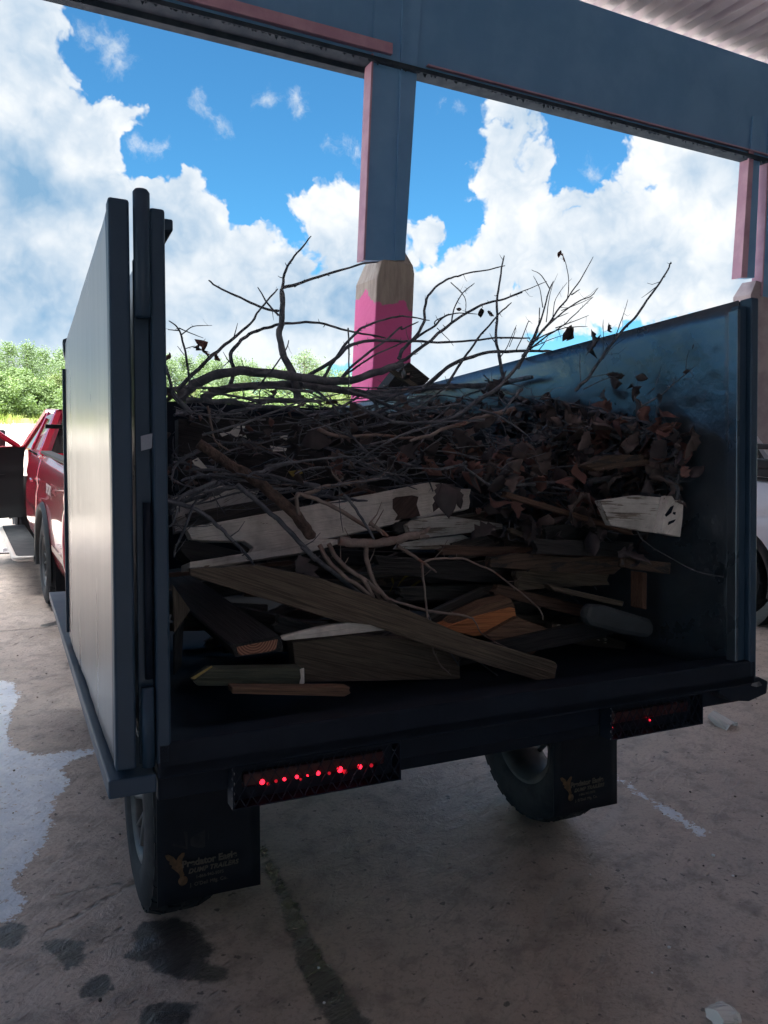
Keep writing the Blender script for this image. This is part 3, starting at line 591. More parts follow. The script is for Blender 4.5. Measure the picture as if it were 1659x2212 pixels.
for (cx_, sd_) in ((.215, -1), (1.925, 1)):
    wr = bpy.data.objects.new('wheel', None); link(wr, tr); cz_ = tz(cx_, 1.13) + .386; wr.location = (cx_, 1.13, cz_)
    wheel(wr, 0, 0, 0, .25, .38, .21, sd_, spokes=6)
# mud flaps with lettering
def flap(x0, x1, z0, z1, k):
    b = MB(); n1 = 8; vs = []
    for i in range(n1 + 1):
        for j in range(n1 + 1):
            x = x0 + (x1 - x0) * i / n1; z = z0 + (z1 - z0) * j / n1; vs.append((x, .75 + .006 * math.sin(3 * i / n1 + k) * (1 - j / n1), z))
    b.add(vs, [(i * (n1 + 1) + j, (i + 1) * (n1 + 1) + j, (i + 1) * (n1 + 1) + j + 1, i * (n1 + 1) + j + 1) for i in range(n1) for j in range(n1)], smooth=True)
    f = b.build('mud_flap', flapm, tr); s_ = f.modifiers.new('t', 'SOLIDIFY'); s_.thickness = .008; s_.offset = 1
    wd = x1 - x0
    def tx(name, s, u, v, size, m, bold, shear=0, space=1.): textmesh(name, s, size * wd, Matrix.Translation((x0 + u * wd, .735, z0 + v * wd)) @ Matrix.Rotation(math.pi / 2, 4, 'X'), m, f, bold * wd, shear, space)
    tx('lettering', 'Predator Eagle', .225, .345, .090, decalg, .003, 0, 1.0)
    tx('lettering', 'DUMP TRAILERS', .285, .275, .062, decalg, .002, .25, 1.1)
    tx('lettering', '1-866-943-5075', .355, .215, .042, decalg, .0, 0, 1.)
    tx('lettering', "J. O'Dell Mfg. Co.", .30, .145, .048, decalg, .0, 0, 1.05)
    e = [(.07, .49), (.10, .495), (.15, .46), (.175, .42), (.19, .45), (.23, .485), (.255, .48), (.25, .45), (.235, .43), (.225, .38), (.24, .345), (.235, .31), (.25, .27), (.21, .235), (.205, .275), (.19, .30), (.165, .325), (.13, .36), (.14, .38), (.11, .40), (.115, .425), (.085, .45)]
    q_ = MB(); q_.prism([(x0 + u * wd, .738, z0 + v * wd) for u, v in e], (0, .001, 0)); q_.build('eagle_emblem', decal, f)
    q_ = MB(); q_.lathe([(0, 0), (0, .045 * wd), (.001, .045 * wd)], (x0 + .235 * wd, .737, z0 + .215 * wd), (0, 1, 0), 20); q_.build('globe_emblem', decal, f)
flap(.112, .454, -.72, -.14, 0.3); flap(1.705, 2.03, -.722, -.14, 1.4)
# ------------------------------------------------------------------ pickups
redp = mat('red_car_paint', (.50, .015, .045, 1), (.54, .02, .052, 1), 2, .22, spec=.8); bpy.data.materials['red_car_paint'].node_tree.nodes['Principled BSDF'].inputs['Coat Weight'].default_value = .9
whp = mat('white_car_paint', (.72, .74, .80, 1), (.74, .76, .82, 1), 2, .25, spec=.6); chrome = mat('chrome', (.7, .7, .72, 1), rough=.15, metal=1.)
trim = mat('black_trim', (.012, .014, .018, 1), (.02, .022, .026, 1), 20, .55, spec=.3); gls = mat('tinted_glass', (.02, .03, .035, 1), rough=.04, spec=1.)
gls2 = glass('clear_glass', (.75, .85, .84, 1)); skirt = mat('cream_lower_panel', (.55, .44, .36, 1), (.6, .5, .42, 1), 3, .3)
intm = mat('dark_cabin', (.02, .023, .028, 1), rough=.8)
AR = 1.20   # rear axle y
def arch(y, c, r_=.50, z=.40): d = r_ * r_ - (y - c) ** 2; return z + math.sqrt(d) if d > 0 else 0
def sidex(z): # tumblehome of the body side, + is inward
    pts = [(.4, .05), (.5, .03), (.62, .0), (.80, -.005), (.98, .0), (1.06, .018), (1.12, .008), (1.22, .022), (1.30, .045), (1.38, .075)]
    for (a, x0), (b_, x1) in zip(pts, pts[1:]):
        if z <= b_: return x0 + (x1 - x0) * max(0, (z - a)) / (b_ - a)
    return pts[-1][1]
def panel(b, y0, y1, ztop, zbot=lambda y: .48, mirror=False, Wd=1.98, dx=0.):
    n = max(6, int((y1 - y0) / .03)); m = 22; vs = []
    for i in range(n + 1):
        y = y0 + (y1 - y0) * i / n; lo = max(zbot(y), arch(y, AR), arch(y, AR + 3.58)); hi = ztop(y)
        edge = .012 * max(0, 1 - min(i, n - i) / 1.0)
        for j in range(m + 1):
            z = lo + (hi - lo) * j / m; x = sidex(z) + edge + dx; vs.append((Wd - x if mirror else x, y, z))
    fs = [(i * (m + 1) + j, i * (m + 1) + j + 1, (i + 1) * (m + 1) + j + 1, (i + 1) * (m + 1) + j) for i in range(n) for j in range(m)]
    b.add(vs, fs, smooth=True)
def pickup(name, org, paint, label, openfront, rack=False):
    M_ = Mx(TRT, TFW, UP, org); r = empty(name, M_, label, 'pickup truck'); Wd = 1.98
    bd = MB()
    panel(bd, -.15, 1.86, lambda y: 1.375 + .01 * y); panel(bd, -.15, 1.86, lambda y: 1.375 + .01 * y, mirror=True)
    panel(bd, 4.18, 5.75, lambda y: 1.30 - .04 * (y - 4.2) - .16 * max(0, y - 5.3)); panel(bd, 4.18, 5.75, lambda y: 1.30 - .04 * (y - 4.2) - .16 * max(0, y - 5.3), mirror=True)
    panel(bd, 1.885, 3.02, lambda y: 1.36, mirror=True); panel(bd, 3.03, 4.17, lambda y: 1.36, mirror=True)
    bd.box(.09, Wd - .09, -.16, -.13, .62, 1.36)        # tailgate
    bd.box(.12, Wd - .12, 4.2, 5.7, 1.22, 1.30)          # bonnet slab
    bd.prism([(.12, 4.15, 1.31), (.12, 5.45, 1.26), (.12, 5.72, 1.12), (.12, 5.72, 1.0), (.12, 4.15, 1.0)], (Wd - .24, 0, 0))
    body = bd.build('body', paint, r); s_ = body.modifiers.new('t', 'SOLIDIFY'); s_.thickness = .012; s_.offset = 0
    fl_ = MB(); fl_.box(.10, Wd - .10, -.12, 1.84, .70, .74); fl_.box(.08, Wd - .08, 1.85, 4.2, .50, .56); fl_.box(.42, .46, -.1, 5.6, .38, .7); fl_.box(Wd - .46, Wd - .42, -.1, 5.6, .38, .7)
    for c in (AR, AR + 3.58):
        fl_.lathe([(.06, .54), (.36, .54)], (0, c, .40), (1, 0, 0), 40); fl_.lathe([(Wd - .36, .54), (Wd - .06, .54)], (0, c, .40), (1, 0, 0), 40)
    fl_.box(.36, Wd - .36, AR - .5, AR + .5, .5, .9); fl_.build('underbody', intm, r)
    # cab greenhouse: thin pillars and roof with windows
    def cabpt(u, y, z): # u 0 left,1 right ; inward lean with height
        inw = .075 + .20 * (z - 1.36) / .47; return (inw if u == 0 else Wd - inw, y, z)
    cb = MB()
    for u in (0, 1):
        def bar(a, c, wa=.035, t_=.035):
            cb.tube([cabpt(u, *a), cabpt(u, *c)], [wa, t_], 6, smooth=False)
        bar((1.93, 1.34), (2.22, 1.79), .055, .05); bar((3.03, 1.35), (3.0, 1.80), .03, .03); bar((4.15, 1.33), (3.35, 1.80), .038, .034); bar((2.18, 1.80), (3.40, 1.80), .03, .03)
    vs = []; n1, n2 = 8, 10
    for i in range(n1 + 1):
        for j in range(n2 + 1):
            y = 2.16 + 1.28 * i / n1; uu = j / n2; x = .27 + (Wd - .54) * uu; z = 1.79 + .055 * (1 - (2 * uu - 1) ** 4) * (1 - (2 * i / n1 - 1) ** 6 * .8); vs.append((x, y, z))
    cb.add(vs, [(i * (n2 + 1) + j, (i + 1) * (n2 + 1) + j, (i + 1) * (n2 + 1) + j + 1, i * (n2 + 1) + j + 1) for i in range(n1) for j in range(n2)], smooth=True)
    cb.box(.08, Wd - .08, 1.875, 1.90, .6, 1.36)
    cab = cb.build('cab', paint, r)
    gw = MB(); gw.add([cabpt(0, 1.99, 1.38), cabpt(1, 1.99, 1.38), cabpt(1, 2.20, 1.77), cabpt(0, 2.20, 1.77)], [(0, 1, 2, 3)]); gw.build('rear_window', gls, cab)
    gw = MB(); gw.add([cabpt(0, 4.12, 1.34), cabpt(1, 4.12, 1.34), cabpt(1, 3.36, 1.79), cabpt(0, 3.36, 1.79)], [(0, 1, 2, 3)]); gw.build('windscreen', gls2, cab)
    gw = MB(); gw.add([cabpt(1, 2.0, 1.37), cabpt(1, 3.0, 1.37), cabpt(1, 2.98, 1.78), cabpt(1, 2.26, 1.78)], [(0, 1, 2, 3)]); gw.build('side_window', gls, cab)
    # rear door left
    dr_ = MB(); panel(dr_, 1.885, 3.02, lambda y: 1.36); d = dr_.build('rear_door', paint, r); s_ = d.modifiers.new('t', 'SOLIDIFY'); s_.thickness = .012; s_.offset = 0
    gw = MB(); gw.add([cabpt(0, 2.04, 1.37), cabpt(0, 2.98, 1.37), cabpt(0, 2.96, 1.78), cabpt(0, 2.27, 1.78)], [(0, 3, 2, 1)]); gw.build('window', gls2, d)
    hm = MB(); hm.tube([(-.03, 2.03, 1.10), (-.035, 2.10, 1.11), (-.035, 2.2, 1.11), (-.02, 2.26, 1.10)], .012, 8); hm.build('handle', chrome, d)
    tm = MB(); tm.box(-.012, .004, 1.92, 3.0, .80, .835); tm.build('side_moulding', chrome, d)
    tm = MB(); tm.box(.03, .075, 1.9, 3.0, 1.352, 1.372); tm.build('sill_strip', chrome, d)
    vz = MB(); vz.add([cabpt(0, 2.25, 1.80), cabpt(0, 2.97, 1.80), (.20, 2.95, 1.73), (.20, 2.30, 1.71)], [(0, 1, 2, 3)]); vz.build('rain_visor', gls, d)
    # front door
    fd = MB(); panel(fd, 3.03, 4.17, lambda y: 1.36); 
    fdo = fd.build('front_door', paint, r); s_ = fdo.modifiers.new('t', 'SOLIDIFY'); s_.thickness = .01; s_.offset = 0
    ins = MB(); panel(ins, 3.04, 4.16, lambda y: 1.35, dx=.07); ins.build('door_lining', intm, fdo)
    tm = MB(); tm.prism([(.085, 3.1, .9), (.085, 3.9, .98), (.085, 3.9, 1.02), (.085, 3.1, .95)], (.05, 0, 0)); tm.build('armrest', trim, fdo)
    tm = MB(); tm.tube([(.14, 3.15, 1.10), (.15, 3.4, 1.05), (.14, 3.75, .80), (.12, 3.8, .70)], .014, 6); tm.build('grab_strip', chrome, fdo)
    tm = MB(); tm.tube([cabpt(0, 3.05, 1.36), cabpt(0, 3.07, 1.79), cabpt(0, 3.35, 1.79), cabpt(0, 4.10, 1.36)], .036, 6, smooth=False); tm.build('window_frame', paint, fdo)
    tm = MB(); tm.box(-.26, -.04, 3.93, 4.02, 1.33, 1.56); tm.build('mirror', trim, fdo, bevel=.03, seg=3)
    if not openfront:
        gw = MB(); gw.add([cabpt(0, 3.08, 1.37), cabpt(0, 4.05, 1.37), cabpt(0, 3.35, 1.78), cabpt(0, 3.08, 1.78)], [(0, 3, 2, 1)]); gw.build('window', gls, fdo)
    else:
        piv = Vector((0.02, 4.15, 0)); Rm = Matrix.Translation(piv) @ Matrix.Rotation(math.radians(-66), 4, 'Z') @ Matrix.Translation(-piv); fdo.matrix_local = Rm
    # trim and running gear
    rl = MB(); rl.box(.04, .14, -.13, 1.85, 1.383, 1.412); rl.box(Wd - .14, Wd - .04, -.13, 1.85, 1.383, 1.412); rl.box(.10, Wd - .10, -.17, -.12, 1.36, 1.395); rl.build('rail_cap', trim, r, bevel=.006)
    for c in (AR, AR + 3.58):
        fm = MB(); vs = []
        for i in range(25):
            a = math.pi * i / 24 * 1.12 - .19; cc, s_ = math.cos(a), math.sin(a)
            for rr2, xx in ((.49, .01), (.50, -.035), (.545, -.045), (.575, -.012)): vs.append((xx, c + rr2 * cc, .40 + rr2 * s_))
        fm.add(vs, [(i * 4 + j, i * 4 + j + 1, (i + 1) * 4 + j + 1, (i + 1) * 4 + j) for i in range(24) for j in range(3)], smooth=True); fm.build('fender_flare', trim, r)
        for sx, sd2 in ((.115, -1), (Wd - .115, 1)):
            wr = bpy.data.objects.new('wheel', None); link(wr, r); wr.location = (sx, c, .415); wheel(wr, 0, 0, 0, .27, .40, .235, sd2, spokes=6, rimc=rimm)
    rbm = MB(); rbm.box(-.20, .06, 1.80, 4.1, .34, .375); rn = rbm.build('running_board', rubber, r, bevel=.008)
    rbm = MB(); rbm.tube([(-.05, 4.16, .35), (-.20, 4.1, .35), (-.215, 3.9, .35), (-.215, 1.85, .35), (-.19, 1.78, .35), (-.05, 1.76, .35)], .028, 8); rbm.build('board_edge', chrome if False else mat('satin_edge_' if False else 'satin_edge', (.5, .48, .46, 1), rough=.4), rn)
    bp = MB(); bp.box(.03, Wd - .03, -.32, -.16, .48, .68); bp.build('rear_bumper', chrome, r, bevel=.03, seg=3)
    mf = MB(); mf.box(.02, .30, .62, .635, .16, .62); mf.build('mud_flap', rubber, r)
    if paint is redp:
        cl = MB(); panel(cl, -.14, .66, lambda y: .66, zbot=lambda y: .50, dx=-.006); cl.build('lower_moulding', skirt, r)
        textmesh('lettering', 'SPORT', .12, Matrix.Translation((-.012, .92, 1.085)) @ Matrix.Rotation(-math.pi / 2, 4, 'Z') @ Matrix.Rotation(math.pi / 2, 4, 'X'), mat('silver_decal', (.45, .42, .44, 1), rough=.5), r, .003, .15)
        tg = MB(); tg.box(.25, 1.75, -.02, 1.8, 1.40, 1.425); tg.build('bed_cover', trim, r, bevel=.01)
        tg = MB(); tg.box(.07, 1.9, 1.70, 1.75, 1.635, 1.675); tg.box(.30, .34, 1.71, 1.74, 1.42, 1.635); tg.box(1.64, 1.68, 1.71, 1.74, 1.42, 1.635); tg.build('headache_rack', trim, r)
    if rack:
        k = MB(); k.box(.02, .5, -.2, 1.8, 1.50, 1.58); k.box(.02, .26, -.2, 1.74, 1.425, 1.50); k.box(.02, .3, -.2, 1.75, 1.68, 1.73); k.box(.05, .1, -.1, -.02, 1.4, 1.7); k.box(.05, .1, .5, .58, 1.4, 1.7); k.build('bed_rack', trim, r, bevel=.01)
    return r
TFW = ray(-115, 955); TFW[2] = 0; TFW /= np.linalg.norm(TFW); TRT = np.array([TFW[1], -TFW[0], 0])
TKO = np.array([-3.13, 7.03, 0.004]) - TFW * 1.20
pickup('pickup_truck', TKO, redp, 'glossy dark red pickup with its front door open, hitched ahead of the dumper', True)
wc = ground_at(1574, 1333); WKO = wc + TRT * (-.14) - TFW * 1.20; WKO[2] = .004
pickup('pickup_truck', WKO, whp, 'white pickup with a black bed rack, mostly hidden behind the right side of the dumper', False, rack=True)
def where(x, y, y0=930, y1=1020):
    h = 'top' if y < y0 else 'middle' if y < y1 else 'underside'
    c = 'by the hinge post' if x < 480 else 'left of the upright limb' if x < 610 else 'right of the upright limb' if x < 740 else 'below the pink pier' if x < 890 else 'right of the pier' if x < 1010 else 'below the twig fan' if x < 1180 else 'near the right wall' if x < 1330 else 'against the right wall'
    return h, c
def slope(p, q_):
    a = math.degrees(math.atan2(-(q_[1] - p[1]), q_[0] - p[0])); a = (a + 90) % 180 - 90
    return 'level' if abs(a) < 9 else ('rising' if a > 0 else 'falling') if abs(a) < 38 else 'steep'
def spot(px):
    return 'above the open door of the red pickup' if px < 40 else 'above the cab of the red pickup' if px < 95 else 'just left of the open gate' if px < 150 else 'behind the swung gate' if px < 350 else 'seen beside the hinge post' if px < 440 else 'seen between hinge post and upright limb' if px < 590 else 'seen between upright limb and pink pier' if px < 770 else 'behind the pink pier' if px < 900 else 'beyond the far right column'
# ------------------------------------------------------------------ trees beyond the yard
fol = [mat('foliage_pine', (.13, .19, .11, 1), (.21, .29, .16, 1), .8, .8), mat('foliage_bush', (.15, .23, .10, 1), (.25, .34, .15, 1), .7, .8), mat('foliage_scrub', (.13, .15, .06, 1), (.17, .22, .08, 1), .7, .8)]
for m in fol:
    t = NT(m.node_tree); b_ = m.node_tree.nodes['Principled BSDF']; out = m.node_tree.nodes['Material Output']
    tr_ = t.new('ShaderNodeBsdfTranslucent', {'Color': (.16, .26, .05, 1)}); mx = t.new('ShaderNodeMixShader', {0: .35}); t.l.new(b_.outputs[0], mx.inputs[1]); t.l.new(tr_.outputs[0], mx.inputs[2]); t.l.new(mx.outputs[0], out.inputs[0])
trunkm = mat('pine_trunk', (.16, .12, .10, 1), (.24, .2, .17, 1), 3, .9)
def tree(name, x, y, h, cr_, kind, label, group, dens=1., base=.35):
    z0 = rise(x, y) - .05; r = empty(name, Matrix.Translation((x, y, z0)), label, 'tree' if name != 'shrub' else 'shrub', group)
    tk = MB(); lean = ru(-.05, .05) * h; top = (lean, 0, h * .92)
    tk.tube([(0, 0, -.1), (lean * .3, 0, h * .35), (lean * .7, ru(-.1, .1), h * .7), top], [h * .014, h * .011, h * .008, h * .003], 6)
    cl = []
    nb = int((13 + cr_ * 5))
    for i in range(nb):
        zf = base + (1 - base) * (i + ru(.1, .9)) / nb; a = ru(0, 6.28); e = math.sin(math.pi * min(1, (zf - base) / (1 - base) * .82 + .16)); L_ = cr_ * ru(.35, 1.0) * e
        p0 = Vector((lean * zf, 0, h * zf * .92)); p1 = p0 + Vector((math.cos(a) * L_, math.sin(a) * L_, L_ * ru(.0, .4)))
        tk.tube([p0, (p0 + p1) / 2 + Vector((0, 0, -.04 * L_)), p1], [h * .005, h * .003, h * .0015], 4, False)
        cl.append((p1, cr_ * ru(.26, .48))); cl.append((p0.lerp(p1, ru(.4, .7)), cr_ * ru(.22, .38)))
    tk.build('trunk', trunkm, r)
    fm = MB(); k = {0: 90, 1: 130, 2: 100}[kind]; ls = {0: .24, 1: .28, 2: .22}[kind]
    for c_, rad in cl:
        for _ in range(int(k * dens)):
            d = Vector((random.gauss(0, 1), random.gauss(0, 1), random.gauss(0, .75))); d = d.normalized() * rad * ru(.25, 1.05) ** .6; p = c_ + d
            if p.z < .02: continue
            s = ls * ru(.6, 1.35); a = Vector((ru(-1, 1), ru(-1, 1), ru(-.6, 1))).normalized(); b_ = a.orthogonal().normalized() * s * .55; a *= s
            fm.add([p - a * .5, p + b_ * .5, p + a * .6, p - b_ * .5], [(0, 1, 2, 3)])
    fm.build('crown', fol[kind], r)
def at(px, D):
    d = ray(px, 900); k = D / d[1]; return d[0] * k, d[1] * k
# tall pines behind, broad bushes before them
pl = []
for px, D, topy in [(-40, 108, 728), (15, 104, 738), (62, 106, 736), (100, 112, 752), (128, 106, 750), (165, 104, 760), (215, 108, 765), (270, 106, 770), (330, 104, 775), (372, 100, 770), (405, 106, 764), (438, 110, 768), (470, 106, 776), (505, 110, 772), (545, 106, 782), (590, 112, 790), (620, 108, 788), (700, 112, 792), (735, 110, 800), (775, 114, 806), (830, 112, 810), (1700, 108, 800), (1650, 112, 830)]:
    x, y = at(px, D); hz = 915 + .035 * (px - 830); h = (hz - topy) * y / F + 1.8 - rise(x, y); tree('pine_tree', x, y, h, ru(2.6, 3.8), 0, ('tall ' if h > 11.5 else 'lower ') + 'green pine in the far tree line, ' + spot(px), 'trees beyond the gravel yard', base=.25)
x, y = at(657, 98); tree('pine_tree', x, y, (909 - 757) * y / F + 1.8 - rise(x, y), 2.9, 0, 'lone pine with a flat open crown, seen right of the upright forked limb', None, dens=.35, base=.66)
for i in range(46):
    px = -90 + i * 21 + ru(-8, 8); D = ru(92, 101)
    if px > 860: continue
    if 140 < px < 345 and i % 2: continue
    x, y = at(px, D); big = px < 150
    k_ = 1 if rnd() < .72 else 2; tree('shrub', x, y, ru(3.6, 5.2) * (1.25 if big else .95), ru(2.0, 2.8), k_, ('bright leafy' if k_ == 1 else 'dull olive') + ' shrub at the yard edge, ' + spot(px), 'shrubs at the edge of the yard', dens=.8, base=.06)
# ------------------------------------------------------------------ the load: lumber
def slab(name, pts, ly, sx=0, sz=0, th=.038, m=None, label=None, cat='board', group=None, ext=None, parent=None, bevel=.0025):
    """a board whose near face is outlined on a cross-plane of the bed; it runs back by th (or along ext, in bed axes)"""
    P3 = [Qp(x, y, ly, sx, sz) for x, y in pts]; c = sum(P3) / len(P3)
    best = max(((np.linalg.norm(P3[i] - P3[j]), i, j) for i in range(len(P3)) for j in range(i)), key=lambda q: q[0]); X = (P3[best[1]] - P3[best[2]]) / best[0]
    n = np.zeros(3)
    for i in range(len(P3)): n += np.cross(P3[i] - c, P3[(i + 1) % len(P3)] - c)
    n /= np.linalg.norm(n)
    if n @ (c - CAM) < 0: n = -n
    e = n * th if ext is None else TA * ext[0] + TL * ext[1] + TU * ext[2]
    if ext is not None and abs(np.linalg.norm(e)) > best[0]: X = e / np.linalg.norm(e)
    Z = np.cross(X, n); 
    if np.linalg.norm(Z) < .1: Z = np.cross(X, TU)
    Z /= np.linalg.norm(Z); Y = np.cross(Z, X)
    Mo = Mx(X, Y, Z, c); Mi = np.array([X, Y, Z])
    b = MB(); b.prism([Mi @ (p - c) for p in P3], Mi @ e); o = b.build(name, m, bevel=bevel); 
    # consistent outward normals
    bmm = bmesh.new(); bmm.from_mesh(o.data); bmesh.ops.recalc_face_normals(bmm, faces=bmm.faces); bmm.to_mesh(o.data); bmm.free()
    if parent is not None: o.parent = parent; o.matrix_local = parent.matrix_world.inverted() @ Mo; 
    else: o.matrix_world = Mo
    bpy.context.view_layer.update()
    return tag(o, label, cat, group) if parent is None else o
wdirt = wood('grimy_brown_board', (.065, .045, .036, 1), (.115, .08, .062, 1), (.035, .035, .04, 1), .46)
w1 = slab('board', [(415, 1166), (402, 1140), (470, 1128), (806, 1066), (929, 1041), (960, 1044), (985, 1055), (1018, 1056), (1014, 1072), (1016, 1085), (1013, 1099), (904, 1121), (890, 1112), (850, 1132), (690, 1168), (540, 1196), (548, 1182), (528, 1168), (475, 1168)], .62, .10, .25, m=wwhite, label='long flaking white board lying on edge across the middle of the load')
slab('bare_patch', [(849, 1078), (855, 1074), (890, 1070), (904, 1073), (900, 1090), (908, 1114), (880, 1121), (853, 1124), (860, 1112), (849, 1098)], .616, .10, .25, th=.003, m=wood('rotten_brown', (.06, .040, .04, 1), (.11, .075, .07, 1)), parent=w1, bevel=0)
slab('board', [(855, 1128), (898, 1122), (893, 1148), (862, 1152), (852, 1147)], .61, .1, .25, th=.02, m=wdark, label='small dark slab in place of the shaded hole under the brown patch')  # shade of the hole under the brown patch put in as a dark slab
slab('board', [(410, 1214), (480, 1203), (560, 1190), (640, 1172), (700, 1163), (742, 1166), (735, 1174), (680, 1190), (560, 1208), (474, 1222), (410, 1229)], .60, .10, .2, th=.10, m=wwhite, label='lower white strip of board jutting out beneath the long white board')
slab('board', [(880, 1133), (898, 1122), (960, 1113), (1086, 1132), (1086, 1142), (932, 1161), (890, 1165)], .70, .05, .1, m=wworn, label='worn white board under the right end of the long white board')
slab('board', [(855, 1186), (866, 1173), (925, 1163), (1000, 1155), (1047, 1180), (1046, 1188), (980, 1187)], .72, .05, .1, m=wworn, th=.03, label='grey and white plank end below the worn white board, pointing right')
slab('board', [(378, 1150), (374, 1075), (470, 1048), (560, 1060), (548, 1080), (520, 1112), (470, 1130), (400, 1145)], 1.0, .05, .3, m=wworn, label='pale board behind thin twigs at the left end of the load')
slab('board', [(392, 1170), (414, 1166), (540, 1196), (541, 1200), (478, 1204), (414, 1214), (392, 1190)], .66, .1, .2, m=wdark, th=.1, label='black rotted underside block at the left end of the white board')
eb_ = slab('board', [(1446, 1072), (1452, 1071), (1458, 1080), (1477, 1082), (1475, 1120), (1470, 1160), (1428, 1152), (1438, 1105)], .22, .0, 0, th=.04, m=wwhite, label='square white board end with dark holes at the right of the load')
slab('side', [(1296, 1082), (1376, 1070), (1436, 1075), (1442, 1090), (1430, 1152), (1390, 1148), (1320, 1135)], .26, .0, 0, th=.03, m=wworn, parent=eb_)
for pts in ([(1450, 1095), (1456, 1092), (1450, 1108), (1440, 1116), (1438, 1112)], [(1446, 1127), (1460, 1122), (1456, 1128), (1444, 1134)], [(1456, 1106), (1460, 1106), (1459, 1112), (1455, 1110)]):
    slab('hole', pts, .216, th=.004, m=darkm, parent=eb_, bevel=0)
slab('board', [(1262, 1005), (1300, 990), (1312, 983), (1421, 982), (1421, 1003), (1330, 1012), (1290, 1018)], .36, 0, 0, m=wdirt, label='short brown board end among the dry leaves on the right')
slab('board', [(410, 1229), (560, 1222), (700, 1252), (880, 1318), (1015, 1377), (1199, 1430), (1204, 1437), (1196, 1480), (1180, 1476), (993, 1418), (800, 1350), (735, 1343), (412, 1245)], .42, -.12, 0, th=.04, m=wgrey, label='long grey brown plank slanting down to the right across the lower load')
slab('board', [(632, 1388), (760, 1372), (900, 1384), (993, 1420), (995, 1467), (660, 1474), (640, 1460)], .40, .0, 0, th=.06, m=wgrey, label='wide striped plank lying low behind the slanting plank')
wred_ = wood('dull_orange_wood', (.10, .05, .035, 1), (.16, .085, .055, 1))
l3 = slab('board', [(417, 1472), (440, 1456), (455, 1447), (655, 1443), (657, 1478), (640, 1482), (427, 1482)], .24, 0, 0, th=.06, m=wood('green_stained_board', (.045, .06, .05, 1), (.09, .10, .075, 1)), label='green stained board with a white painted end near the lip of the bed')
slab('painted_end', [(648, 1446), (657, 1443), (658, 1475), (652, 1482), (646, 1480), (650, 1465)], .236, 0, 0, th=.003, m=wwhite, parent=l3, bevel=0)
slab('yellow_edge', [(412, 1465), (458, 1438), (459, 1441), (420, 1468)], .232, 0, 0, th=.003, m=mat('faded_yellow', (.35, .27, .08, 1), (.2, .16, .06, 1), 20), parent=l3, bevel=0)
slab('board', [(502, 1485), (620, 1486), (757, 1485), (754, 1491), (759, 1497), (745, 1505), (620, 1502), (502, 1499)], .17, 0, 0, th=.05, m=wbrown, label='thin splintered reddish board lowest in the load, at the lip of the bed')
l5 = slab('beam', [(497, 1396), (501, 1392), (604, 1374), (608, 1376), (613, 1403), (610, 1406), (511, 1420), (507, 1418)], .33, 0, 0, m=wdark, ext=(-.10, .95, .12), label='thick timber with its sawn end grain facing out, lower left of the load', cat='timber')
egm = bpy.data.materials.new('end_grain'); egm.use_nodes = True; t = NT(egm.node_tree); tc = t.new('ShaderNodeTexCoord'); wv_ = t.new('ShaderNodeTexWave', {'Vector': t.vmath('ADD', t.vmath('MULTIPLY', tc.outputs['Object'], (1, 1, 1)), (0.0, 0.0, .035)), 'Scale': 42., 'Distortion': 1.2, 'Detail': 2., 'Detail Scale': 2.}, wave_type='RINGS', rings_direction='Y')
t.set(egm.node_tree.nodes['Principled BSDF'].inputs['Base Color'], t.mix(t.ss(wv_.outputs[1], .25, .7), (.16, .07, .05, 1), (.36, .19, .13, 1))); egm.node_tree.nodes['Principled BSDF'].inputs['Roughness'].default_value = .8
slab('end_grain', [(512, 1398), (600, 1381), (596, 1402), (584, 1407), (520, 1416), (514, 1410)], .327, 0, 0, th=.003, m=egm, parent=l5, bevel=0)
slab('board', [(606, 1378), (612, 1374), (687, 1355), (800, 1337), (855, 1331), (884, 1327), (874, 1334), (888, 1344), (864, 1350), (868, 1357), (749, 1371), (614, 1384)], .36, 0, 0, th=.02, m=wwhite, label='narrow split white strip lying over the wide striped plank')
l7 = slab('board', [(960, 1357), (1024, 1333), (1103, 1312), (1113, 1314), (1118, 1352), (1046, 1371), (1024, 1375)], .50, 0, 0, th=.09, m=worange, label='fresh orange wood block end at the centre right of the lower load')
slab('board', [(1000, 1330), (1050, 1305), (1103, 1293), (1113, 1312), (1104, 1313), (1024, 1334), (975, 1350)], .53, 0, -.1, th=.07, m=wbrown, label='brown upper face of a board just above the orange block')
slab('board', [(1049, 1371), (1118, 1333), (1191, 1361), (1191, 1377), (1152, 1413), (1093, 1402)], .475, 0, 0, th=.05, m=wbrown, label='broad reddish plank end right of the orange block')
slab('board', [(1060, 1205), (1130, 1195), (1244, 1205), (1335, 1196), (1352, 1199), (1351, 1219), (1326, 1241), (1244, 1238), (1060, 1225)], .47, 0, 0, m=wdirt, label='rotten brown board end at the right, above the upright stub')
slab('board', [(1352, 1205), (1450, 1216), (1448, 1241), (1351, 1227)], .29, 0, 0, m=wdirt, label='short grey brown board end farthest right in the load')
slab('board', [(1387, 1236), (1398, 1238), (1397, 1317), (1387, 1314)], .36, 0, 0, th=.06, m=wred_, label='upright orange brown stub hanging under the short board end')
slab('board', [(1183, 1262), (1348, 1299), (1345, 1311), (1198, 1277)], .46, 0, 0, m=wgrey, label='thin dark green slat slanting down right behind the rounded pad')
slab('cushion', [(1272, 1312), (1282, 1306), (1310, 1308), (1408, 1338), (1417, 1352), (1414, 1372), (1400, 1380), (1340, 1370), (1275, 1352), (1266, 1335)], .36, 0, 0, th=.05, m=mat('grey_pad', (.05, .065, .08, 1), (.035, .045, .055, 1), 8, .8), label='rounded dark grey pad lying low on the right', cat='pad', bevel=.02)
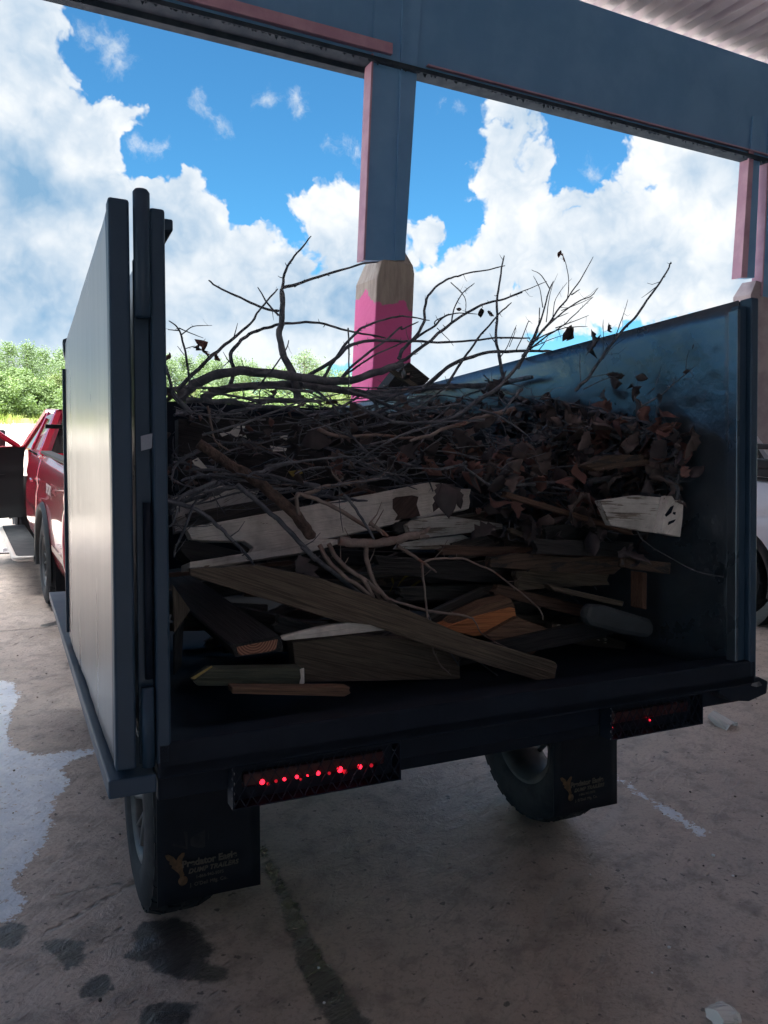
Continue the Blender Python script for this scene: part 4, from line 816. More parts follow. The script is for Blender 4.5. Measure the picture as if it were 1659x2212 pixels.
slab('board', [(1190, 1345), (1262, 1360), (1354, 1388), (1350, 1403), (1262, 1395), (1198, 1380)], .50, 0, 0, th=.04, m=wood('peeling_dark_board', (.03, .025, .02, 1), (.06, .045, .035, 1), (.55, .52, .45, 1), .40), label='dark board with bright peeling paint flecks below the pad')
l15 = slab('board', [(880, 1235), (960, 1215), (1100, 1212), (1200, 1235), (1195, 1262), (1080, 1268), (930, 1262)], .88, 0, 0, th=.04, m=wdark, label='dark lumber with a yellow end label, deep in the centre of the load')
yl = mat('yellow_label', (.30, .24, .05, 1), (.24, .19, .05, 1), 20, .7)
slab('label', [(1009, 1223), (1066, 1235), (1064, 1243), (1009, 1231)], .876, 0, 0, th=.002, m=yl, parent=l15, bevel=0)
p0 = Qp(1013, 1230.5, .872); p1 = Qp(1062, 1240.8, .872); xd = (p1 - p0); wd_ = np.linalg.norm(xd); xd /= wd_; yd = np.cross(xd, -TL); yd = yd if yd[2] > 0 else -yd; yd /= np.linalg.norm(yd); zd = np.cross(xd, yd)
tx_ = textmesh('lettering', 'ern Pine', .0135, Matrix.Identity(4), darkm, None, .0004); tx_.parent = l15; tx_.matrix_local = l15.matrix_world.inverted() @ Mx(xd, yd, zd, p0)
slab('board', [(373, 1263), (412, 1318), (390, 1350), (376, 1368)], .5, 0, 0, th=.02, m=wgrey, label='grey panel corner beside the left corner post')
slab('board', [(376, 1372), (398, 1340), (392, 1440), (376, 1460)], .55, 0, 0, th=.02, m=wdark, label='dark panel leaning below the grey panel corner at the left')
slab('board', [(884.5, 782), (929, 818), (905, 843), (868, 836), (848, 842), (838, 832), (864, 799)], 2.3, 0, 0, th=.16, m=wdark, label='dark square timber end tilted up in front of the pink pier', cat='timber')
slab('board', [(838, 797), (846, 793), (912, 838), (900, 843)], 2.25, 0, 0, th=.03, m=wgrey, label='narrow strip lying against the tilted timber end before the pink pier')
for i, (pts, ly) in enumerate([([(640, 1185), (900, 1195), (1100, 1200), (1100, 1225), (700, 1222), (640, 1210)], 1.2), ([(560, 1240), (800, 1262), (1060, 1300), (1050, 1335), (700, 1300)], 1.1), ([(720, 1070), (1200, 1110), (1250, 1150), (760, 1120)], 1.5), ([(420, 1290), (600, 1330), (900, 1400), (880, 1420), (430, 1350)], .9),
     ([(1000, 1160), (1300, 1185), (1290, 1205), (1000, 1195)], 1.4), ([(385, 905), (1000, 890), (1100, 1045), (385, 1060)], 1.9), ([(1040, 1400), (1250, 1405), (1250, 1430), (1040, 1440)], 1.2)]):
    slab('board', pts, ly, 0, 0, th=.09, m=wdark, label='dark filler board added %s of the load' % ['just under the long white board in the middle', 'behind the slanting plank in the middle', 'behind the white board, centre right', 'behind the sawn timber end, lower left', 'under the leaves on the right', 'under the branches at the upper left', 'low down behind the orange block'][i])  # dark filler boards added to close off shaded gaps in the load
wnavy = wood('dark_split_lumber', (.07, .066, .068, 1), (.12, .11, .10, 1)); wred = wood('reddish_split_lumber', (.09, .055, .045, 1), (.14, .085, .065, 1))
def rough_board(x, y, L_, h_, a, ly, m, lb_):
    c_, s_ = math.cos(a), math.sin(a); e = []
    for u, v in [(-.5, -.5), (-.2, -.5 + ru(-.06, .06)), (.2, -.5 + ru(-.06, .06)), (.5, -.5)] + [(.5 + ru(-.03, .03), -.5 + (k + 1) / 4) for k in range(3)] + [(.5, .5), (.15, .5 + ru(-.08, .08)), (-.25, .5 + ru(-.05, .05)), (-.5, .5)] + [(-.5 + ru(-.03, .03), .5 - (k + 1) / 4) for k in range(3)]:
        e.append((x + u * L_ * c_ - v * h_ * s_, y + u * L_ * s_ + v * h_ * c_))
    xm = max(p[0] for p in e); ym = max(p[1] for p in e)
    # keep clear of the right wall and the floor of the bed
    for p in e:
        d = TM @ ray(*p); c0_ = TM @ (CAM - TO); tw_ = (1.88 - c0_[0]) / d[0] if d[0] > 0 else 1e9; tf_ = (.01 - c0_[2]) / d[2] if d[2] < 0 else 1e9; ly = min(ly, (c0_ + d * min(tw_, tf_))[1] - .05)
    if ly < .42: return
    slab('board', e, ly, 0, 0, th=ru(.02, .045), m=m, label=lb_, group='broken dark boards packed in the load')
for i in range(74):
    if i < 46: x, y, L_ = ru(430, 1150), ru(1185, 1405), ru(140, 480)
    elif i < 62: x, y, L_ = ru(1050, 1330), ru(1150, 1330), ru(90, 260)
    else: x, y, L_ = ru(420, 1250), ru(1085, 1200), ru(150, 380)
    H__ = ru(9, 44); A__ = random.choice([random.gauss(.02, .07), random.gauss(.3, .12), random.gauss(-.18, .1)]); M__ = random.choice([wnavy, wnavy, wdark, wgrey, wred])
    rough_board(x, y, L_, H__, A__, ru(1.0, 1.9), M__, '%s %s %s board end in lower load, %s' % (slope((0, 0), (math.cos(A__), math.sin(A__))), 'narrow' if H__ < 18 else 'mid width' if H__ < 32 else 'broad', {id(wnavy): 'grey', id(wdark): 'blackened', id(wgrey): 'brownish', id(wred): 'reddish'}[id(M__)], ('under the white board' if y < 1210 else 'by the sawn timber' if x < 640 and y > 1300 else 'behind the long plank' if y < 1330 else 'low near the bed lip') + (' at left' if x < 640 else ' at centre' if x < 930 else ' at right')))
ys = mat('yellow_strap', (.34, .27, .05, 1), (.25, .22, .05, 1), 12, .5)
b = MB()
for pl_ in ([(853, 1285), (862, 1262), (880, 1243), (905, 1236)], [(866, 1287), (888, 1268), (912, 1252), (925, 1240)], [(860, 1294), (872, 1288), (886, 1288)], [(842, 1278), (850, 1262), (846, 1250)]):
    c_ = spline([Q(x, y, 1.0) for x, y in pl_], 5); vs = []
    for p in c_: vs += [p - (TA * .3 + TU * .9) * .007, p + (TA * .3 + TU * .9) * .007]
    b.add(vs, [(2 * i, 2 * i + 2, 2 * i + 3, 2 * i + 1) for i in range(len(c_) - 1)])
o = b.build('strap', ys, origin=tuple(Q(870, 1265, 1.0))); tag(o, 'loose yellow strapping curled in the middle of the load', 'strap'); s_ = o.modifiers.new('t', 'SOLIDIFY'); s_.thickness = .001
# ------------------------------------------------------------------ the load: branches and leaves
def leafshape(b, p, size, nrm, dirv, curl, mi=0, form=0):
    n = Vector(nrm).normalized(); d = Vector(dirv); d = (d - n * d.dot(n)).normalized(); s = n.cross(d); p = Vector(p)
    out = [(0, .0), (.08, .05), (.20, .24), (.27, .15), (.42, .33), (.50, .21), (.66, .29), (.74, .15), (.86, .14), (1.04, 0)] if form == 0 else [(0, 0), (.12, .12), (.28, .26), (.45, .31), (.62, .29), (.76, .22), (.88, .12), (1.02, 0)]
    vs = []; m = len(out); wob = ru(-.4, .4)
    for (u, w_) in out:
        cu = curl * (u - .5) ** 2 * 1.2 + .12 * math.sin(u * 7 + wob * 9) * abs(curl)
        mid = p + d * u * size + n * size * (-cu)
        k = 1 + ru(-.18, .18); up_ = abs(curl) * .55 * w_ * 2
        vs += [mid + s * w_ * size * k + n * size * up_ * (w_ + .1) * 1.8, mid, mid - s * w_ * size * (2 - k) + n * size * up_ * (w_ + .1) * (1.8 + wob)]
    fs = []
    for i in range(m - 1): a, c = 3 * i, 3 * i + 3; fs += [(a, a + 1, c + 1, c), (a + 1, a + 2, c + 2, c + 1)]
    b.add(vs, fs, mi, True)
px2m = lambda ly, r: r * (np.linalg.norm(Q(800, 900, ly) - CAM)) / F
def wiggle(pts, amp):
    out = []; s0 = ru(0, 99)
    for i, p in enumerate(pts):
        v = noise.noise_vector(Vector((s0 + i * .45, 0, 0))); e = min(1, i / 2, (len(pts) - 1 - i) / 2) if len(pts) > 4 else 0; out.append(np.array(p) + np.array(v) * amp * e)
    return out
def branch(chains, ly, label, m=bark, group=None, leaves=None, cat='branch', name='branch', nub=.25, k=7, lm=None):
    """chains: (points, r0, r1[, ly0, ly1]); points in picture coordinates, depth from cross-planes of the bed"""
    b = MB(); first = None; ends = []
    for ch in chains:
        pts, r0, r1 = ch[:3]; l0, l1 = (ch[3], ch[4]) if len(ch) > 3 else (ly, ly); n = len(pts)
        p3 = [Q(x, y, l0 + (l1 - l0) * i / max(1, n - 1)) for i, (x, y) in enumerate(pts)]
        sp_ = spline(p3, 5) if n > 1 else p3; R0, R1 = px2m(l0, r0), px2m(l1, r1); sp_ = wiggle(sp_, R0 * (.7 if r0 < 7 else .35)); q_ = len(sp_)
        if first is None: first = sp_[0]
        s1_ = ru(0, 99); rad = [(R0 + (R1 - R0) * i / (q_ - 1)) * (1 + .16 * noise.noise(Vector((s1_ + i * .6, 3, 0)))) for i in range(q_)]; rad[-1] *= .7
        b.tube(sp_, rad, k if r0 > 2.2 else 5, jit=.06)
        ends.append(sp_)
        for i in range(1, q_ - 1):      # side buds and snapped spurs
            if rnd() < nub:
                d = Vector((ru(-1, 1), ru(-1, 1), ru(-1, 1))).normalized(); L_ = ru(.008, .03) if rnd() < .8 else ru(.04, .09); p = Vector(sp_[i]); r_ = min(rad[i] * .5, .0028)
                b.tube([p, p + d * L_ * .6, p + d * L_ + Vector((0, 0, ru(0, .3) * L_))], [r_, r_ * .7, r_ * .35], 4)
    o = b.build(name, m, origin=tuple(first)); tag(o, label, cat, group)
    if leaves:
        lb = MB()
        for (lp, sz, fm_) in leaves:
            pc = R.T @ (np.array(lp) - CAM); lx, ly_ = CX + F * pc[0] / pc[2], CY + F * pc[1] / pc[2]
            if 480 < lx < 1035 and 1020 < ly_ < 1200: continue
            leafshape(lb, np.array(lp) - first, sz, (ru(-1, 1), ru(-1, .1), ru(-.8, .8)), (ru(-.7, .7), ru(-.4, .4), ru(-1, .3)), ru(-1.3, 1.3), form=fm_)
        l = lb.build('leaves', lm or random.choice(dry), o); s_ = l.modifiers.new('t', 'SOLIDIFY'); s_.thickness = .0006
    return o
z5 = lambda *a: [(345.6 + .3125 * x, 489.6 + .3125 * y) for x, y in a]
z6 = lambda *a: [(806.4 + .3125 * x, 489.6 + .3125 * y) for x, y in a]
z7 = lambda *a: [(1209.6 + .2708 * x, 576 + .2708 * y) for x, y in a]
z8 = lambda *a: [(345.6 + .2777 * x, 835.2 + .2777 * y) for x, y in a]
y1 = lambda *a: [(748.8 + .2777 * x, 835.2 + .2777 * y) for x, y in a]
y2 = lambda *a: [(1094.4 + .3402 * x, 835.2 + .3402 * y) for x, y in a]
y3 = lambda *a: [(345.6 + .2777 * x, 1152 + .2777 * y) for x, y in a]
y4 = lambda *a: [(748.8 + .3125 * x, 1152 + .3125 * y) for x, y in a]
y5 = lambda *a: [(1152 + .3056 * x, 1152 + .3056 * y) for x, y in a]
branch([(z5((955, 1190), (915, 1010), (850, 880), (828, 750), (850, 600), (840, 430)), 8.5, 5.2), (z5((842, 440), (870, 300), (950, 180), (1045, 65)), 3.2, 1.3), (z5((850, 420), (940, 400), (1150, 330), (1400, 260), (1505, 245)), 3.6, 1.6), (z5((822, 582), (720, 565), (560, 490), (400, 420), (335, 370)), 2.8, 1.6), (z5((822, 615), (745, 530), (675, 418)), 2.4, 1.2)], 1.3, 'tall upright forked limb rising from the middle of the load against the sky')
branch([(z5((110, 1135), (300, 950), (400, 860), (530, 750), (640, 650), (700, 560), (815, 430)), 4.2, 1.5)], 1.1, 'long straight twig slanting up from the left corner to the fork of the upright limb')
branch([(z5((485, 1110), (510, 1010), (488, 900), (530, 820), (620, 740), (750, 695), (880, 670), (1100, 665), (1300, 715), (1560, 770)), 4.4, 2.)], 1.5, 'arched branch curving up and over to the right behind the upright limb')
branch([(z5((210, 1110), (190, 950), (150, 760), (115, 690), (60, 650)), 2.8, 1.0), (z5((150, 745), (230, 690), (360, 683)), 1.4, .6), (z5((130, 700), (220, 740), (300, 770)), 1.2, .6), (z5((128, 718), (55, 712)), 1.2, .8), (z5((170, 845), (240, 825)), 1., .8), (z5((170, 890), (120, 825)), .9, .6)], .7, 'small curled twig with ragged leaves beside the hinge post', leaves=[(Q(*p, .7), s, f) for p, s, f in [((430, 735), .045, 0), ((445, 760), .05, 1), ((462, 765), .035, 0), ((372, 765), .05, 1), ((436, 752), .04, 0)]])
branch([(z5((40, 960), (90, 1130), (200, 1290)), 3., 2.), (z5((65, 1120), (110, 1180), (220, 1300)), 4, 5)], .5, 'crooked pale stick hugging the left corner post')
branch([(z5((130, 1190), (180, 1140), (260, 1080), (400, 1015), (600, 1000), (900, 1030), (1200, 1070), (1400, 1040), (1560, 985), (1680, 950)), 10.5, 7.5)], 1.2, 'thick dark limb arching across the top of the load, left of the pink pier', k=10)
branch([(z5((290, 1190), (430, 1125), (700, 1095), (950, 1095), (1250, 1130), (1500, 1165), (1700, 1190)), 8, 8)], 1.35, 'second thick limb lying just below the arching one', k=10)
branch([(z5((180, 1205), (320, 1205), (500, 1215), (700, 1250)), 5, 6)], .9, 'smooth grey limb lying level at the left of the heap', m=bark)
branch([(z6((-40, 1150), (200, 1135), (420, 1105), (700, 1100), (900, 1080), (1100, 1040)), 7, 5)], 1.5, 'thick limb lying level beneath the tilted timber end', k=9)
branch([(z5((1010, 1040), (1180, 940), (1300, 830), (1450, 790), (1659, 790)) + z6((300, 790), (560, 800), (850, 770), (1085, 770))[0:], 4.2, 2.)], 1.4, 'long bow shaped branch crossing low in front of the pink pier')
branch([(z5((1120, 1070), (1200, 930), (1300, 790), (1400, 700), (1520, 650), (1659, 620)) + z6((260, 625), (390, 648)), 3.6, 1.3)], 1.6, 'thin branch arching over the pink pier and ending to its right')
branch([(z5((1200, 1110), (1330, 960), (1500, 830), (1659, 700)) + z6((200, 710), (312, 657)), 3.0, 1.6)], 1.5, 'straight twig slanting up to the right across the pink pier')
branch([(z5((1250, 1050), (1330, 990), (1500, 880), (1680, 800)), 2.4, 1.6)], 1.7, 'faint twig just below the slanting one on the pink pier')
branch([(z5((1300, 700), (1305, 850), (1306, 1000), (1300, 1180)), 1.8, 1.6)], .9, 'thin upright twig at the left edge of the pink pier')
branch([(z5((890, 785), (870, 850), (780, 980), (640, 1150)), 1.1, 2.)], 1.0, 'fine twig crossing the thick limbs left of centre')
branch([(z6((175, 915), (200, 860), (240, 810), (335, 700), (352, 580), (380, 480), (470, 390), (560, 350), (650, 325), (910, 270)), 4.4, 1.4), (z6((535, 385), (610, 460), (640, 520), (638, 600)), 1.1, .8)], 1.3, 'slim branch curving up from the pier and bending over to the right against the clouds')
branch([(z6((100, 990), (200, 930), (320, 850), (450, 740), (600, 620), (750, 545), (880, 505), (1030, 455)), 4.4, 2.), (z6((960, 475), (1100, 420), (1200, 378)), 1.4, .8)], 1.2, 'long branch rising steadily to the right above the pier', leaves=[(Q(1040, 665, 1.2), .05, 1), (Q(1052, 672, 1.2), .045, 0), (Q(998, 670, 1.2), .03, 1)])
branch([(z6((240, 810), (430, 680), (480, 630), (570, 600), (720, 605)), 3., .9), (z6((430, 690), (430, 655), (510, 610), (560, 600)), 1.6, .8), (z6((440, 700), (520, 780), (555, 825)), 1., .5)], 1.4, 'forked twig between the two rising branches right of the pier')
branch([(z6((510, 1095), (600, 950), (720, 780), (850, 620), (955, 525)), 3.4, 1.5)], 1.1, 'straight stick leaning right behind the upright spike')
branch([(z6((905, 1080), (872, 920), (850, 780), (855, 560), (872, 360), (905, 200)), 4.6, 1.6)], .9, 'upright pointed spike of a branch right of the pier')
branch([(z6((340, 1120), (480, 1000), (620, 920), (800, 870), (1100, 860), (1240, 862)), 5., 3.)], 1.3, 'branch rising from the heap then running level to the right below the spike')
branch([(z6((540, 665), (560, 560), (620, 460), (700, 390)), 1.9, 1.)], 1.2, 'short twig tip standing up between the rising branches')
branch([(z6((1000, 980), (1090, 800), (1160, 640), (1215, 450), (1245, 375)), 3.6, .9), (z6((1220, 430), (1165, 340), (1093, 298)), 1.5, .7), (z6((1172, 560), (1150, 430), (1106, 340)), 1.3, .6), (z6((1195, 660), (1215, 500), (1240, 400)), 1.3, .6)], 1.0, 'leftmost shoot of the twig fan against the clouds')
branch([(z6((1030, 900), (1130, 770), (1230, 640), (1335, 505), (1430, 370), (1520, 208)), 3.4, .9), (z6((1340, 500), (1352, 400), (1340, 290), (1308, 190)), 1.3, .8), (z6((1240, 630), (1262, 500), (1340, 385)), 1.2, .6), (z6((1370, 470), (1428, 432)), 2., 1.)], 1.0, 'tallest shoot of the twig fan, with one dry leaf at its tip', leaves=[(Q(1213, 548, 1.0), .055, 1), (Q(1210, 540, 1.0), .035, 1)])
branch([(z6((1080, 830), (1200, 690), (1380, 540), (1500, 480), (1555, 422)), 2.6, .8), (z6((1300, 580), (1450, 520), (1520, 485)), 1., .6)], 1.05, 'shoot of the twig fan reaching far right near its top')
branch([(z6((1070, 860), (1180, 770), (1300, 690), (1400, 600), (1520, 485)), 2.4, .8), (z6((1260, 700), (1400, 650), (1490, 612)), 1.4, .7), (z6((1240, 640), (1350, 595)), 1.3, .8)], 1.1, 'middle right shoot of the twig fan with two side twigs')
branch([(z6((1040, 880), (1150, 770), (1330, 700), (1480, 690)), 2.2, .8), (z6((1110, 830), (1250, 770), (1350, 740)), 1.3, .6), (z6((1150, 560), (1140, 700), (1110, 790)), 1.2, 1.6)], 1.15, 'lowest shoot of the twig fan, almost level', leaves=[(Q(1236, 702, 1.1), .085, 1), (Q(1244, 706, 1.1), .07, 1)])
branch([(z6((880, 900), (930, 820), (990, 680)), 1.5, .7), (z6((940, 830), (975, 740), (985, 690)), 1, .6)], 1.2, 'short fine twig left of the twig fan')
branch([(z6((985, 860), (1040, 740), (1070, 660), (1085, 655)), 1.4, .9)], 1.2, 'short hooked twig just left of the twig fan')
branch([(z6((590, 1300), (750, 1190), (900, 1080), (1060, 870), (1110, 800)), 5.2, 3.)], .8, 'smooth curved branch rising into the foot of the twig fan')
branch([(z7((120, 990), (240, 870), (360, 680), (520, 490), (640, 350), (780, 150), (868, 5)) + [(1449, 566)], 4.6, 1.6, .62, .30), (z7((445, 550), (500, 400), (542, 262)), 1.4, .6), (z7((340, 740), (420, 640), (540, 560)), 1.3, .6), (z7((185, 978), (330, 910), (430, 875), (510, 872)), 1.4, .9), (z7((240, 885), (330, 865), (435, 845)), 1.1, .6), (z7((165, 920), (158, 780), (160, 680)), 1.1, .6), (z7((345, 680), (345, 600), (345, 470)), 1.1, .7)], .5, 'long bare branch reaching to the upper right across the right wall', leaves=[(Q(*p, .48), s, f) for p, s, f in [((1302, 690), .05, 1), ((1285, 712), .10, 0), ((1290, 720), .09, 1), ((1310, 700), .05, 0), ((1350, 812), .07, 0), ((1362, 830), .075, 0), ((1345, 835), .06, 1), ((1371, 815), .05, 1)]], lm=dry[2])
branch([(z7((640, 1120), (800, 1030), (900, 940), (1000, 860), (1080, 785)), 2.6, .9, .42, .22), (z7((1000, 860), (1010, 740), (1030, 665)), 1., .6), (z7((980, 900), (1060, 880), (1020, 800)), 1., .7), (z7((900, 940), (925, 870)), .9, .5), (z7((760, 950), (790, 870), (805, 795)), .7, .4)], .27, 'lone twig with tiny leaves in front of the dark right wall', leaves=[(Q(1500, 742, .2), .022, 1), (Q(1490, 800, .24), .03, 0), (Q(1412, 838, .33), .06, 0), (Q(1425, 850, .33), .05, 0)])
branch([(z8((300, 440), (480, 560), (600, 640), (700, 700), (850, 820), (1000, 940), (1130, 1090), (1180, 1180)), 10, 12)], .55, 'thick reddish log slanting down to the middle of the white board', m=barkr, k=16, nub=.3, cat='log', name='log')
branch([(y1((-60, 1200), (60, 1215), (200, 1220), (350, 1205), (470, 1170), (560, 1150)), 10, 9), (y1((540, 1165), (600, 1130), (650, 1095)), 5, 4), (y1((560, 1170), (640, 1165)), 5.5, 5), (y4((130, 80), (160, 250), (240, 410), (330, 500), (490, 660), (620, 720)), 5.5, 3), (y4((350, 85), (450, 150), (540, 205), (620, 270)), 4.5, 2.4)], .42, 'pale peeled branch with snapped end lying over the white board', m=barkl, k=12)
branch([(z8((1080, 1000), (1060, 850), (1130, 850), (1250, 890), (1400, 960), (1659, 1110)) + y1((180, 1060), (320, 1165)), 4.4, 4.6)], .45, 'bent grey branch running from the log tip down to the peeled branch', m=barkl)
branch([(z8((600, 760), (800, 930), (950, 1060), (1100, 1230), (1220, 1350)) + y3((1100, 100), (1330, 290), (1640, 540)), 5.2, 5.)], .5, 'dark branch passing below the log and on down to the right')
branch([(z8((60, 885), (280, 950), (450, 1080), (560, 1190)) + y3((640, 130), (740, 260), (840, 440)), 4.6, 2.6)], .45, 'dark crooked branch hanging from the left corner over the white board')
branch([(z8((140, 940), (110, 1050), (70, 1090)), 2.6, 1.8), (z8((250, 950), (180, 1130), (130, 1230), (110, 1330)), 3., 1.8), (z8((290, 870), (240, 950)), 2., 3.)], .42, 'drooping twigs at the far left in front of the pale board')
branch([(z8((370, 760), (430, 870), (510, 1000)), 1.4, .8), (z8((0, 1085), (120, 1080), (280, 1090), (420, 1075)), 1.2, .7)], .6, 'fine twigs crossing the pale board on the left')
branch([(y3((1240, 90), (1330, 240), (1500, 380), (1659, 500)) + y4((100, 300), (240, 420), (330, 470), (560, 535), (750, 560), (880, 588)), 5., 2.6), (y4((860, 580), (895, 620), (950, 710), (1110, 790)), 2., 1.2)], .40, 'smooth pale rod curving down to the orange block', m=barkl)
branch([(y3((1310, 80), (1400, 220), (1560, 340), (1659, 430)) + y4((230, 450), (300, 500)), 5, 4)], .44, 'second pale rod alongside the curving one', m=barkl)
branch([(y4((520, 205), (540, 400), (565, 620), (600, 800), (640, 900), (720, 980)), 2.8, 1.6)], .36, 'thin pale stem hanging straight down in front of the plank', m=barkl)
branch([(y4((535, 200), (600, 178), (800, 175), (900, 215), (1010, 260), (1180, 390), (1330, 520), (1358, 600)), 2.8, 1.6)], .42, 'thin pale stem looping out to the right over the dark lumber', m=barkl)
branch([(y4((560, 560), (600, 640), (700, 800), (780, 920)), 2.6, 1.6), (y4((620, 700), (800, 830), (930, 900), (1110, 1040)), 2., 1.6)], .38, 'thin dark stems lying over the slanting plank end')
branch([(y1((-20, 840), (60, 940), (120, 1030), (215, 1185)), 3.2, 3.), ], .40, 'dark stick crossing the white board left of the brown patch')
branch([(z8((1390, 740), (1395, 900), (1410, 1040), (1425, 1135)), 1.1, .7)], .40, 'hair thin twig hanging down over the white board')
branch([(y2((-20, 655), (200, 670), (500, 690), (700, 685), (860, 690)), 2.8, 1.6)], .7, 'level twig among the leaves on the right')
branch([(y2((700, 760), (800, 860), (870, 980)) + y5((960, 170), (1150, 268), (1345, 310)), 2.2, 1.3)], .7, 'thin stem trailing out to the far right over the dark wall')
branch([(y5((130, 20), (230, 120), (300, 220), (370, 300), (450, 400)), 2., 1.1), (y5((130, 200), (180, 330), (240, 480), (270, 560)), 1.2, .8), (y5((200, 380), (300, 470), (370, 540)), 1.1, .7)], .75, 'fine stems trailing below the leaves at lower right')
branch([(y1((1200, -10), (1000, 120), (850, 230), (700, 275), (550, 285), (400, 280), (250, 230), (60, 130)), 4.6, 3.6)], .7, 'long sagging branch swung like a hammock across the heap')
branch([(y1((100, 750), (300, 680), (450, 620), (620, 555)), 6.5, 5)], .9, 'stout short limb above the white board')
branch([(z8((1230, 330), (1380, 385), (1659, 380)) + y1((210, 375), (420, 395), (590, 410)), 4.5, 3)], .9, 'pale level limb in the middle of the heap', m=barkl)
branch([(z8((430, 270), (520, 210), (640, 180), (740, 172)), 4, 3)], .8, 'short arched limb at the upper left of the heap')
branch([(z8((370, 150), (400, 300), (430, 420), (540, 500)), 2.4, 1.6)], .6, 'upright twig bending right at the left of the heap', m=barkl)
# pale curled twig bits catching light
# the tangle itself
TOPZ = TM @ (Q(800, 862, 2.0) - TO)
lv = 0
for i in range(300):
    leafy = i % 4 == 0
    x0 = ru(375, 1380) if not leafy else ru(800, 1450); yy = ru(865, 1075) if rnd() < .85 else ru(835, 900)
    if x0 > 1150 and yy < 900: yy += 60
    ly = ru(.5, 2.9) if yy < 960 else ru(.45, 1.6); L_ = ru(60, 330) * (.6 if leafy else 1); a = random.gauss(0, .33) + (math.pi if rnd() < .5 else 0); c_ = ru(-.5, .5)
    pts = []; x, y = x0, yy
    for s in range(5):
        pts.append((x, y)); x += math.cos(a) * L_ / 4; y += math.sin(a) * L_ / 4; a += c_ * .3 + ru(-.15, .15); 
        y = min(max(y, 838 + max(0, x - 1100) * .25), 1165 if x > 1040 else 1150 - .14 * x if ly < .9 else 1100); x = min(max(x, 372), 1462)
    r0 = ru(.9, 3.2) if rnd() < .8 else ru(3.2, 6.5) if not leafy else ru(.8, 1.8); ly1 = min(3.3, max(.4, ly + ru(-.7, .7)))
    tw = [(pts, r0, r0 * .5, ly, ly1)]
    for _ in range(random.choice([0, 1, 1, 2, 3])):
        j = random.randint(1, 3); a2 = ru(0, 6.28); l2 = ru(20, 80); p = pts[j]; q1 = (min(max(p[0] + math.cos(a2) * l2 * .5, 372), 1465), max(840, p[1] + math.sin(a2) * l2 * .4)); q2 = (min(max(q1[0] + math.cos(a2 + .4) * l2 * .5, 372), 1470), max(838, q1[1] + math.sin(a2 + .4) * l2 * .4)); lj = ly + (ly1 - ly) * j / 4; tw.append(([p, q1, q2], max(.7, r0 * .5), .6, lj, lj))
    lvs = None
    if leafy:
        lvs = []
        for _ in range(random.randint(3, 6)):
            j = random.randint(0, 4); p = pts[j]; lyj = ly + (ly1 - ly) * j / 4
            lvs.append((Q(p[0] + random.gauss(0, 20), p[1] + random.gauss(0, 20), max(.42, lyj + ru(-.08, .05))), ru(.055, .11), random.choice([0, 0, 1])))
    elif rnd() < .22:
        lvs = [(Q(p[0] + ru(-12, 12), p[1] + ru(-4, 16), ly), ru(.03, .06), random.choice([0, 1])) for p in random.sample(pts, 3)]
    if leafy: h_, w_ = where(*pts[2]); branch(tw, ly, '%s twig with %d dry leaves, %s of heap, %s' % (slope(pts[0], pts[4]), len(lvs), h_, w_), group='leafy twigs in the heap', leaves=lvs, nub=.1)
    else: h_, w_ = where(*pts[2]); branch(tw, ly, '%s %s stick, %s, %s of heap, %s' % (slope(pts[0], pts[4]), 'hair thin' if r0 < 1.5 else 'thin' if r0 < 2.4 else 'stout' if r0 < 3.6 else 'thick', 'forked' if len(tw) > 2 else 'with one spur' if len(tw) > 1 else 'unforked', h_, w_), group='bare sticks in the heap', leaves=lvs, m=bark if rnd() < .94 else barkl, nub=.15)
